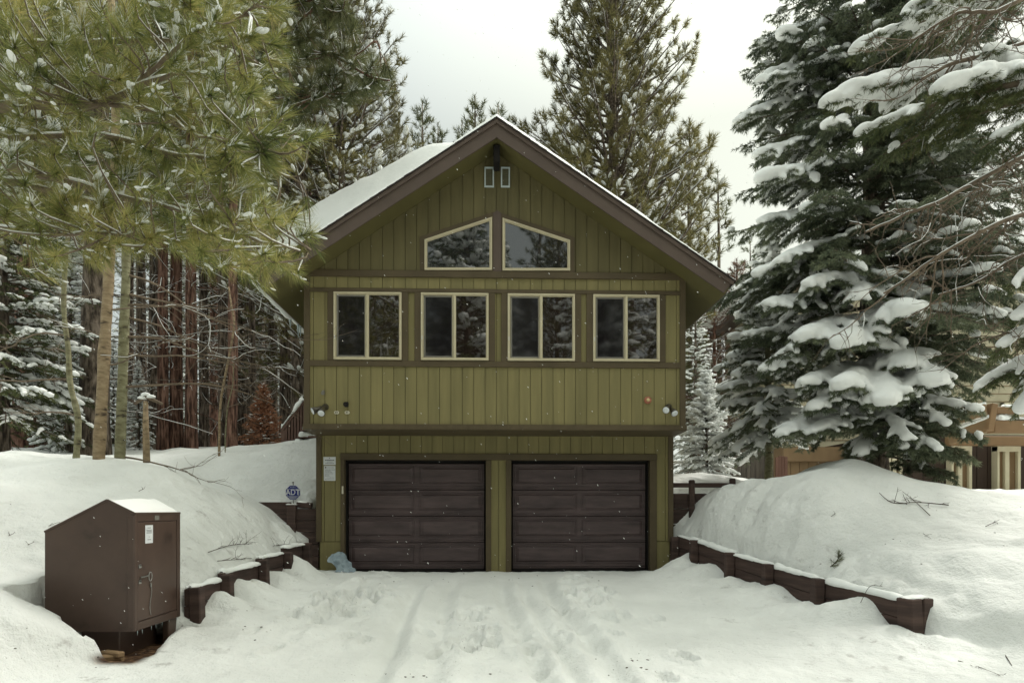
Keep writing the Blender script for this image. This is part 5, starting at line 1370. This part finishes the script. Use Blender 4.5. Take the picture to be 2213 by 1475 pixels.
# --- foreground pine on the left; its trunk is outside the frame
def region(px,py,poly):
    c=False; n=len(poly)
    for i in range(n):
        x1,y1=poly[i]; x2,y2=poly[(i+1)%n]
        if (y1>py)!=(y2>py) and px<(x2-x1)*(py-y1)/(y2-y1)+x1: c=not c
    return c
def big_pine(seed,trunk_px,tt,H,r,limbs,poly,ntuft,depth,L,N,w,leaf,label,snowp,bark,minsep):
    rs=np.random.RandomState(seed); tk=MB(); fo=MB(); sn=MB()
    tx,ty=at(trunk_px,1100,tt)[:2]; tz=gz(tx,ty)-.3; org=np.array([tx,ty,tz])
    trunk(tk,H,r,rs)
    allP=[]; allD=[]
    for Lm,r0,r1 in limbs:
        P=smooth_line(np.array([at(*q) for q in Lm])-org,26); P[1:]+=np.cumsum(rs.randn(len(P)-1,3)*.008,0)
        tk.tube(P,np.linspace(r0,r1,len(P)),8,False); allP.append(P); allD.append(np.gradient(P,axis=0))
        # broken ribbons of snow on the top of the limb
        i=0
        while i<len(P)-4:
            k=rs.randint(3,8); q=P[i:i+k+1]; rr_=np.linspace(r0,r1,len(P))[i:i+k+1]
            if len(q)>2 and rs.rand()<.9: sn.tube(q+rr_[:,None]*np.array([[0,0,.85]]),(rr_*.72+.004)*np.concatenate([[.4],np.ones(len(q)-2),[.4]]),6)
            i+=k+rs.randint(0,2)
    AP=np.concatenate(allP); AD=np.concatenate(allD); AD/=np.linalg.norm(AD,axis=1)[:,None]+1e-9
    xs=[p[0] for p in poly]; ys=[p[1] for p in poly]; T=[]; tries=0
    while len(T)<ntuft and tries<ntuft*60:
        tries+=1
        px=rs.uniform(min(xs),max(xs)); py=rs.uniform(min(ys),max(ys))
        if not region(px,py,poly): continue
        t=rs.uniform(*depth)
        if any((px-a)**2+(py-b)**2<minsep**2 and abs(t-c)<.5 for a,b,c in T[-60:]): continue
        T.append((px,py,t))
    tP=[];tD=[];tS=[];C=[];S=[];D=[];sP=[];sDn=[];sSh=[]
    for px,py,t in T:
        p=at(px,py,t)-org
        d=np.linalg.norm(AP-p,axis=1)+ .9*np.maximum(0,(AP-p)@np.array([.6,0,0])); i=int(np.argmin(d)); a=AP[i]; ad=AD[i]
        v=p-a; L1=np.linalg.norm(v)
        dirn=v/(L1+1e-9)+ad*.6+np.array([.2,-.15,.12])+rs.randn(3)*.25; dirn/=np.linalg.norm(dirn)
        # twig: hermite from limb to tuft
        n=7; u=np.linspace(0,1,n)[:,None]; c1=a+ad*L1*.4; c2=p-dirn*L1*.35+np.array([0,0,-.06*L1])
        q=(1-u)**3*a+3*(1-u)**2*u*c1+3*(1-u)*u*u*c2+u**3*p
        tube_fast(tk,q,.007+.006*min(L1,1.5),.005,4)
        if rs.rand()<.5*snowp+.15: tube_fast(sn,q[1:]+[0,0,.008],.010,.006,4)
        sh=rs.uniform(.12,.34)
        tP.append(p); tD.append(dirn); tS.append(sh)
        if rs.rand()<.5:
            k=rs.randint(2,5); dd=dirn+rs.randn(3)*.6; dd/=np.linalg.norm(dd); pp=q[k]+dd*.12; tP.append(pp); tD.append(dd); tS.append(.12); tube_fast(tk,np.array([q[k],pp]),.006,.004,4)
        if rs.rand()<snowp:
            sP.append(p); sDn.append(dirn); sSh.append(sh)
            big=rs.rand()<.2; hd=dirn*[1,1,.55]; hd/=np.linalg.norm(hd)
            for j in range(rs.randint(3,7)):
                f=rs.uniform(-.5,1.0); sc_=L*(rs.uniform(.09,.17) if big else rs.uniform(.05,.10))
                C.append(p-hd*sh*f+rs.randn(3)*[L*.07,L*.07,0]+np.array([0,0,sc_*.5+L*.03])); S.append((sc_*1.7,sc_*.75,sc_*.42)); D.append(hd*[1,1,.5]+rs.randn(3)*[.25,.25,.1])
    needles(fo,tP,tD,tS,N,L,w,.15,1.2,rs,.07)
    needles(sn,sP,sDn,sSh,34,L*.75,w*2.0,.15,.9,rs,.0,0,up=.12,lift=.008)
    blobs(sn,C,S,np.array(D),2,rs)
    e=bpy.data.objects.new("pine_tree",None); COL.objects.link(e); e.location=(tx,ty,tz); tag(e,label,"pine tree")
    attach(e,"trunk",tk,bark,True); attach(e,"foliage",fo,leaf); attach(e,"snow",sn,'snowt',True)
polyA=[(-60,-60),(620,-60),(640,60),(600,150),(640,230),(700,290),(620,330),(600,420),(690,500),(690,560),(640,620),(560,620),(480,570),(400,585),(300,560),(220,600),(140,560),(120,620),(60,540),(-60,540)]
limA=[([(-420,330,6.6),(-200,290,6.2),(0,235,5.9),(130,240,5.8),(200,222,5.7),(290,185,5.6),(350,150,5.6)],.060,.016),
      ([(-420,260,6.6),(-150,150,6.4),(0,138,6.3),(140,162,6.2),(260,180,6.1)],.045,.012),
      ([(-420,360,6.6),(-160,330,6.2),(20,358,6.0),(150,395,5.9),(280,430,5.8),(350,440,5.8),(480,470,5.9)],.055,.012),
      ([(-420,420,6.6),(-160,390,6.4),(0,396,6.4),(110,420,6.4),(250,445,6.3),(420,430,6.4),(560,500,6.6)],.045,.012),
      ([(-420,100,6.6),(-200,20,6.2),(0,20,6.0),(150,-20,5.9),(300,-60,5.8)],.045,.014),
      ([(200,222,5.72),(290,240,5.7),(370,258,5.6),(440,290,5.6),(540,300,5.6)],.020,.008),
      ([(290,185,5.62),(370,120,5.5),(450,60,5.4),(540,20,5.4)],.020,.009),
      ([(20,300,6.4),(200,290,6.6),(380,330,6.8),(520,350,7.0),(620,380,7.2)],.028,.009),
      ([(-420,500,6.8),(-150,480,6.3),(0,500,5.9),(120,520,5.7),(210,520,5.6),(300,540,5.6)],.030,.008),
      ([(-100,90,6.6),(150,100,6.9),(350,90,7.2),(520,120,7.4),(620,180,7.5)],.032,.010),
      ([(350,440,5.8),(450,480,5.8),(560,520,5.9),(640,540,6.0)],.016,.007)]
big_pine(101,-420,6.9,11,.24,limA,polyA,470,(4.9,7.6),.21,130,.0042,'pine_fg',"foreground pine with long bright green needles and snowy limbs filling the upper left corner",.68,'twig',38)
polyB=[(470,-80),(760,-80),(745,20),(800,110),(850,150),(862,185),(800,210),(720,240),(700,200),(640,260),(560,300),(470,200)]
limB=[([(501,320,16.9),(530,220,14),(580,150,12.2),(640,110,11.8),(720,120,11.5),(800,165,11.3),(845,175,11.2)],.05,.012),
      ([(501,100,16.9),(540,60,14),(600,30,12.2),(700,-10,11.7),(760,-60,11.5)],.04,.012),
      ([(501,200,16.9),(600,215,13),(700,200,11.8),(770,190,11.5)],.03,.01),
      ([(580,140,12.2),(640,60,11.8),(690,10,11.6),(740,20,11.4)],.025,.01),([(700,115,11.5),(760,120,11.3),(800,90,11.2),(825,125,11.1)],.016,.007)]
big_pine(102,501,17.0,19,.13,limB,polyB,260,(10.9,12.6),.29,110,.008,'pine_dk',"darker long needled pine with branch tips against the sky left of the roof",.6,'bark_red',34)

# --- pale smooth trunked trees on the left
def bare_tree(pts_,rad,label,bark,seed,twigs,nm="aspen_tree"):
    rs=np.random.RandomState(seed); P=np.array([at(*q) for q in pts_]); b=P[0].copy(); b[2]=gz(b[0],b[1])-.2
    org=b.copy(); P=np.concatenate([[b],P]); Q=smooth_line(P-org,30); tk=MB(); tk.tube(Q,np.linspace(rad,rad*.55,len(Q))*(1+.06*rs.randn(len(Q))),14)
    br=MB(); sn=MB()
    for f,az,L,dz_ in twigs:
        p,dd=interp(Q,f); d=np.array([math.cos(az),math.sin(az),dz_]); q=curve(p,d,L,9,(0,0,rs.uniform(-.2,.35)),rs,.35); tube_fast(br,q,.009+.005*L,.003,5)
        for j in range(7):
            p2,d2=interp(q,rs.uniform(.25,.98)); q2=curve(p2,d2+rs.randn(3)*.45,L*rs.uniform(.2,.45),6,(0,0,rs.uniform(-.3,.4)),rs,.4); tube_fast(br,q2,.007,.002,4)
            if rs.rand()<.22: tube_fast(sn,q2+[0,0,.006],.006,.003,4)
            for _ in range(2):
                p3,d3=interp(q2,rs.uniform(.3,.98)); tube_fast(br,curve(p3,d3+rs.randn(3)*.5,L*.15,4,(0,0,0),rs,.4),.0035,.0015,3)
    e=bpy.data.objects.new(nm,None); COL.objects.link(e); e.location=org; tag(e,label,"bare tree")
    attach(e,"trunk",tk,bark,True); attach(e,"branches",br,'twig' if bark!='bark_green' else 'twig',True)
    if sn.V: attach(e,"snow",sn,'snowt',True)
bare_tree([(165,985,11.2),(169,905,11.2),(152,830,11.2),(147,750,11.2),(138,670,11.2),(142,560,11.2),(158,400,11.3)],.058,"thinnest pale tree of three on the left, with a bowed trunk",'bark_green',1,[(.3,2.9,1.6,.2),(.45,3.3,2.0,-.05),(.55,2.6,1.2,.3),(.62,3.0,1.8,.1)])
bare_tree([(213,1000,10.8),(221,850,10.8),(228,720,10.8),(234,620,10.8),(242,480,10.8),(250,250,10.9),(240,0,11)],.105,"tan smooth barked tree, middle of the three pale trunks",'bark_aspen',2,[(.35,.2,1.4,.1),(.42,2.9,1.0,.2),(.5,.1,1.6,.15),(.55,3.0,1.2,.0)])
bare_tree([(259,992,11.2),(264,850,11.2),(268,720,11.2),(272,600,11.2),(273,480,11.2),(276,300,11.2),(272,50,11.3)],.095,"greenish grey smooth barked tree, rightmost of the three pale trunks",'bark_green',3,[(.15,.1,1.9,-.12),(.3,-.1,3.2,.05),(.38,.25,2.6,-.1),(.42,.0,2.9,.0),(.47,.2,2.4,-.18),(.5,-.3,2.2,-.05),(.53,.1,3.0,-.2),(.58,.05,2.6,-.25)])
bare_tree([(474,948,14.5),(478,860,14.5),(497,760,14.5),(506,700,14.5),(500,660,14.5),(494,620,14.5)],.03,"thin curved pale sapling in front of the straight red grey trunk",'bark_aspen',4,[(.5,.3,.5,.6)],"sapling")
bare_tree([(487,948,15),(492,880,15),(503,830,15),(505,780,15)],.015,"thinnest sapling leaning beside the curved pale one",'bark_green',6,[(.5,.3,.4,.6)],"sapling")
# broken stub with a snow hat
b=at(317,968,13.5); s_=empty("broken_stub",tuple(b),"short broken trunk stub with a snow hat, left of the red brown trio","tree stub")
m=MB(); m.tube([(b[0],b[1],b[2]-.3),(b[0]-.02,b[1],b[2]+.5),(b[0]-.02,b[1],b[2]+.98)],[.07,.06,.045],10); m.build("trunk",M['bark_aspen'],s_,True)
m=MB(); m.tube([(b[0]-.25,b[1],b[2]+.92),(b[0]-.02,b[1],b[2]+1.08),(b[0]+.32,b[1],b[2]+.92)],[.035,.045,.03],8); m.build("branch",M['twig'],s_,True)
m=MB(); blobs(m,[(b[0]-.02,b[1],b[2]+1.12),(b[0]+.09,b[1],b[2]+1.07),(b[0]-.09,b[1],b[2]+1.05)],[(.10,.07,.04)]*3,np.array([[1,0,0]]*3,float),2); m.build("snow",M['snowt'],s_,True)

# --- trees across the road, behind the camera, mirrored in the windows
for n,(x,y) in enumerate(((-7.5,-17.5),(-4.2,-18.5),(-1.2,-19),(2.2,-18),(5.0,-17.5),(7.6,-18.5))):
    plant((sf if n%2 else lf),"fir_tree",(x,y,-.5),n*1.3,(2.1,1.15,2.3,1.25,2.0,1.1)[n],"young snowy fir across the road, seen only as a reflection in the window panes","conifer","young firs mirrored in the windows")
for n in range(66):
    x=-26+(n%22)*2.4+rr.uniform(-.8,.8); y=rr.uniform(-24,-18.5) if n<22 else (rr.uniform(-33,-26) if n<44 else rr.uniform(-44,-36))
    k=(n*7)%4; pr=[P_pine[0],P_fir[0],P_tall[1],P_fir[1]][k]
    plant(pr,"fir_tree" if k in (1,3) else "pine_tree",(x,y,-.5),rr.uniform(0,6),rr.uniform(.95,1.3),"snowy conifer across the road, seen only as a reflection in the window panes","conifer","conifers mirrored in the windows")
# ------------------------------------------------------------------ neighbouring house on the right
def neighbour():
    Y=6.6
    def px(a,b=1055,Yv=Y): return on_y(a,b,Yv)
    nh=empty("neighbouring_house",(12,Y,1.5),"dark brown neighbouring house with cream posts and tan beams at the right edge","house")
    zb=1.2; zt=on_y(2000,960,Y)[2]
    cx0=px(1925)[0]; x_end=px(2213)[0]+3.0
    m=MB(); m.box(cx0,x_end,Y+.05,Y+6,zb,zt+.3); m.build("wall_core",M['nbrown'],nh)
    m=MB(); boards(m,cx0,x_end,const(zb),const(zt),Y,Y+.05,.33,cx0,.02); m.build("brown_siding",M['nbrown'],nh)
    # cream posts: pairs of uprights with a brown inset
    for a,b in ((1910,1940),(2044,2088),(2142,2192)):
        xa=px(a)[0]; xb=px(b)[0]; t=.085; d=.25; top=on_y(a,965,Y)[2]
        m=MB()
        xm=xa+(xb-xa)*.42
        for q in ((xa,xa+t*.8),(xm-t*.8,xm+t*.8),(xb-t*1.1,xb)): m.bbox(q[0],q[1],Y-d,Y+.0,zb,top,.01)
        m.bbox(xa,xb,Y-d-.004,Y-.02,top-.16,top,.01); m.build("cream_post",M['ncream'],nh)
        m=MB(); m.box(xa+t*.8,xb-t*1.1,Y-d*.6,Y-.01,zb,top-.16); m.build("post_inset",M['taupe'],nh)
    # long beam over the posts
    bz0=on_y(2100,963,Y-.4)[2]; bz1=on_y(2100,943,Y-.4)[2]
    m=MB(); m.bbox(on_y(2046,950,Y-.4)[0],x_end,Y-.6,Y-.3,bz0,bz1,.015); m.build("beam",M['orange'],nh)
    # raised deck box with a rail
    q0=on_y(2150,935,Y-2.2); q1=on_y(2213,908,Y-2.2)
    m=MB(); m.bbox(q0[0],q0[0]+5,Y-2.2,Y-1.9,q0[2]+.02,q1[2],.015); m.build("deck_beam",M['orange'],nh)
    r0=on_y(2155,893,Y-2.2); r1=on_y(2155,878,Y-2.2)
    m=MB(); m.bbox(r0[0],r0[0]+5,Y-2.2,Y-2.05,r0[2],r1[2],.015); m.build("deck_rail",M['orange'],nh)
    cap_snow(nh,[(q0[0]+.1,Y-2.0,q1[2]+.06),(q0[0]+2.5,Y-2.0,q1[2]+.06),(q0[0]+4.8,Y-2.0,q1[2]+.06)],.22,.12,71,"snow_cap"); cap_snow(nh,[(r0[0]+.2,Y-2.12,r1[2]+.01),(r0[0]+4.8,Y-2.12,r1[2]+.01)],.09,.06,72,"snow_cap")
    p0=on_y(2138,930,Y-2.4); p1=on_y(2148,872,Y-2.4)
    m=MB(); m.beam((p0[0],Y-2.35,p0[2]),(p1[0]-.0,Y-2.35,p1[2]),.16,.22,.01,(0,1,0)); m.build("deck_post",M['orange'],nh)
    # sloping rafters that run back to the left
    for (a,b_,c,d,h_) in ((2040,912,2130,884,.30),(2050,948,2142,915,.34)):
        s0=on_y(a,b_,Y-1.4); s1=on_y(c,d,Y-2.4); m=MB(); m.beam(s0,s1,.12,h_,.012); m.build("rafter",M['taupe'],nh)
        cap_snow(nh,[s0+[0,0,h_/2+.01],s1+[0,0,h_/2+.01]],.12,.09,int(a),"snow_cap")
    # tan wing running left behind the trunk
    xw0=on_y(1690,1040,Y+2.5)[0]; wz=on_y(1800,965,Y+2.5)[2]
    m=MB(); m.box(xw0,cx0+1.5,Y+2.55,Y+5,zb,wz); m.build("wing_core",M['taupe'],nh)
    m=MB(); boards(m,xw0,cx0+1.5,const(zb),const(wz),Y+2.5,Y+2.55,.30,xw0,.018); m.build("tan_siding",M['taupe'],nh)
    m=MB(); m.bbox(xw0,cx0+1.5,Y+2.4,Y+2.5,wz-.5,wz-.05,.01); m.build("wing_band",M['taupe'],nh)
    # upper storey: pale wall with a snowy roof, seen through the branches
    ux0=on_y(1690,600,Y+5)[0]; uz=on_y(1652,640,Y+5)[2]+.7; ue=ux0+14
    m=MB(); m.prism([(ux0,zb),(ue,zb),(ue,uz+.2),((ux0+ue)/2,uz+.9),(ux0,uz-.2)],Y+5.2,Y+11); m.build("upper_wall",M['nwall'],nh)
    for k in range(18):
        m=MB() if k==0 else m
        zz=2.6+k*.3; m.box(ux0-.01,ue+.01,Y+5.18,Y+5.199,zz,zz+.02)
    m.build("lap_lines",M['taupe'],nh)
    m=MB(); xm=(ux0+ue)/2
    m.prism([(ux0-.9,uz-.75),(xm,uz+.95),(ue+.9,uz-.75),(ue+.9,uz-.5),(xm,uz+1.2),(ux0-.9,uz-.5)],Y+4.2,Y+11.5); m.build("roof",M['fascia'],nh)
    m=MB(); P=[(ux0-.98,uz-.48),(xm,uz+1.22),(ue+.98,uz-.48),(ue+1.0,uz-.1),(xm+.6,uz+1.6),(xm,uz+1.75),(xm-.6,uz+1.6),(ux0-.7,uz+.35),(ux0-1.02,uz+.05)]
    m.prism([P[i] for i in (0,1,5,6,7,8)],Y+4.1,Y+11.6); m.prism([P[i] for i in (1,2,3,4,5)],Y+4.1,Y+11.6); m.build("roof_snow",M['snowt'],nh)
    w0=on_y(2010,872,Y+5); w1=on_y(2082,855,Y+5)
    for (a,b,c,d) in ((2010,2080,855,885),(2165,2200,870,890)):
        u0=on_y(a,d,Y+5.1); u1=on_y(b,c,Y+5.1); m=MB(); t=.07
        for q in ((u0[0],u1[0],u0[2],u0[2]+t),(u0[0],u1[0],u1[2]-t,u1[2]),(u0[0],u0[0]+t,u0[2],u1[2]),(u1[0]-t,u1[0],u0[2],u1[2])): m.bbox(q[0],q[1],Y+5.05,Y+5.18,q[2],q[3],.005)
        wn=m.build("window",M['ncream'],nh); m=MB(); m.box(u0[0]+t,u1[0]-t,Y+5.13,Y+5.14,u0[2]+t,u1[2]-t); m.build("pane",M['glass'],wn)
neighbour()
# weathered fence and a red-brown board between the firs
def fence(px0,px1,t,pyt,mat,name,label,w=.14):
    f=at(px0,1100,t); g=at(px1,1100,t+.3); top=at(px0,pyt,t)[2]; n=int(np.hypot(*(g-f)[:2])/w)
    m=MB(); rr_=random.Random(int(px0))
    for k in range(n):
        p=f+(g-f)*k/n; q=f+(g-f)*(k+.92)/n; tz=top+rr_.uniform(-.03,.03); zb=min(gz(p[0],p[1]),gz(q[0],q[1]))-.3
        m.beam((p[0],p[1]+rr_.uniform(-.006,.006),(zb+tz)/2),(q[0],q[1]+rr_.uniform(-.006,.006),(zb+tz)/2),.025,tz-zb,.004)
    o=m.build(name,mat,None); tag(o,label,"fence")
    return o
fence(1572,1672,19.0,958,M['fence'],"board_fence","weathered grey upright board fence behind the small snow laden fir")
fence(1676,1702,18.6,985,M['redfence'],"board_screen","short red brown board screen right of the pale trunk of the young fir")
# terracotta shed at the far left
b0=at(-60,970,20); b1=at(36,970,20)
sh_=empty("shed",((b0[0]+b1[0])/2,b0[1],2.5),"low terracotta red building behind the trunks at the far left edge","shed")
m=MB(); m.box(b0[0]-2,b1[0],b1[1],b1[1]+3,2.0,at(0,885,20)[2]); m.build("wall",mat_noise('terracotta_wall',(.28,.10,.06),(.36,.14,.08),2,rough=.8,bump=.2),sh_)
m=MB(); m.box(b0[0]-2.2,b1[0]+.2,b1[1]-.3,b1[1]+3.2,at(0,885,20)[2],at(0,870,20)[2]); m.build("roof",M['snowt'],sh_)

# ------------------------------------------------------------------ twigs and litter on the snow
def on_ground(px,py,t0=4.5,t1=16):
    """walk along the line of sight until it meets the snow"""
    for t in np.arange(t0,t1,.04):
        p=at(px,py,t)
        if p[2]<gz(p[0],p[1]): return p
    return at(px,py,t1)
def twig(points,label,seed,n,L,r=.006,lift=.02,name="fallen_branch",need=0,up=.35,group=None,cat="branch"):
    rs=np.random.RandomState(seed); P=np.array([on_ground(*q) for q in points]); P[:,2]+=lift+rs.rand(len(P))*lift*1.2
    org=P.mean(0); Q=smooth_line(P-org,18); br=MB(); tube_fast(br,Q,r,r*.4,5); fo=MB()
    for k in range(n):
        f=rs.uniform(.08,.98); p,dd=interp(Q,f); d=dd*.7+rs.randn(3)*[.7,.7,.3]+np.array([0,0,up]); q=curve(p,d,L*rs.uniform(.4,1.1),6,(0,0,-.25),rs,.3); tube_fast(br,q,r*.55,r*.2,4)
        for _ in range(3):
            p2,d2=interp(q,rs.uniform(.2,.95)); tube_fast(br,curve(p2,d2+rs.randn(3)*.5,L*.3,4,(0,0,0),rs,.3),r*.3,r*.15,3)
        if need: needles(fo,[q[-1]],[q[-1]-q[-2]],.08,need,.09,.004,.2,1.1,rs)
    if not need:
        me=br.mesh(name,True); o=link(me,name,M['twig_dark']); o.location=org; tag(o,label,cat,group); return
    e=bpy.data.objects.new(name,None); COL.objects.link(e); e.location=org; tag(e,label,cat,group)
    attach(e,"twigs",br,'twig_dark',True); attach(e,"needles",fo,'pine_dk')
M['twig_dark']=mat_noise('dark_twig_bark',(.05,.035,.025),(.10,.075,.055),8,rough=.9,bump=.3)
twig([(2050,1097),(1985,1093),(1930,1090),(1900,1070)],"long dry forked branch lying on top of the right snow bank",1,9,.22,.009,.03)
twig([(2010,1120),(1975,1085),(1950,1068)],"short dry branch crossing the long forked one on the right bank",2,4,.12,.006,.03)
twig([(450,1200),(500,1185),(545,1180)],"bare twiggy branch sticking out of the left bank behind the low wall",3,12,.30,.007,.03)
twig([(470,1218),(520,1212),(580,1208)],"tangled bare twigs lying along the top of the left low wall",4,14,.22,.006,.02)
twig([(590,1182),(620,1180),(640,1178)],"tuft of bare twigs at the far end of the left low wall",5,8,.18,.005,.02)
twig([(1795,1240),(1808,1222),(1820,1208)],"dark clump of pine needles poking from the right snow bank",6,9,.12,.007,.05,"needle_clump",30)
twig([(1750,1228),(1775,1223)],"short dark stick on the snow just left of the needle clump",7,3,.06,.008,.02)
twig([(1796,1121),(1806,1115)],"tiny sprig in the middle of the right bank",8,3,.06,.004,.02,group="small sprigs")
twig([(2130,1140),(2160,1127)],"small dark stick high on the right bank near the edge",9,3,.08,.005,.02)
twig([(1995,1155),(2012,1165)],"thin forked sprig below the long branch on the right bank",10,3,.08,.003,.01)
twig([(2057,1163),(2076,1160)],"pale curved sprig right of the thin forked sprig",11,2,.04,.004,.01)
twig([(1860,1320),(1880,1296),(1905,1287)],"thin reddish twig arching over the front of the right timber wall",12,3,.06,.004,.09)
twig([(2172,1418),(2187,1440)],"dark straight stick on the snow in the lower right corner",13,0,.05,.006,.01)
twig([(2070,1430),(2110,1442),(2160,1462)],"long low line of needles and twigs at the lower right edge",14,9,.08,.004,.01)
for k,(a,b) in enumerate(((18,1163),(60,1180),(105,1140),(300,1065))):
    twig([(a,b),(a+12,b-4)],("curled dark sprig left of the bin near the picture edge","short sprig between the curled one and the bin","sprig poking up behind the upper left edge of the bin","sprig on the snow above the bin")[k],20+k,3,.07,.0045,.02,group="small sprigs")
# scattered bark litter specks on the trampled snow: nobody could count them
m=MB(); rs=np.random.RandomState(44); C=[];S=[]
for cx,cy,sx,sy,n in ((1370,1440,60,20,14),(900,1462,60,12,10),(1930,1165,40,10,16),(2080,1170,80,60,12),(240,1400,60,25,30),(40,1390,50,35,20),(540,1350,60,30,10),(330,1330,200,60,14),(1000,1250,260,10,22),(1650,1140,120,60,8)):
    for _ in range(n):
        p=on_ground(cx+rs.randn()*sx*.6,cy+rs.randn()*sy*.6); p[2]+=.004; C.append(p); q=rs.uniform(.006,.016); S.append((q*1.5,q,q*.4))
blobs(m,C,S,None,1,rs); o=m.build("bark_litter",M['twig_dark'],None); tag(o,"dark specks of bark and needle litter scattered over the snow","litter",kind="stuff")
# falling snow
m=MB(); rs=np.random.RandomState(45); C=[];S=[]
for _ in range(1500):
    t=rs.uniform(2.2,13.0)**1.0; px=rs.uniform(-50,2263); py=rs.uniform(-50,1500); p=at(px,py,t)
    if p[2]<gz(p[0],p[1])+.05 or (p[1]>-1.4): continue
    C.append(p); q=rs.uniform(.0008,.0022)*(.5+t*.11); S.append((q*3.0,q,q*.9))
D_=np.tile(np.array([[.62,.1,-.75]]),(len(C),1))+rs.randn(len(C),3)*.15
blobs(m,C,S,D_,1,rs); o=m.build("falling_snow",M['snowt'],None); tag(o,"fine snowflakes drifting down in front of the cabin","snowfall",kind="stuff")
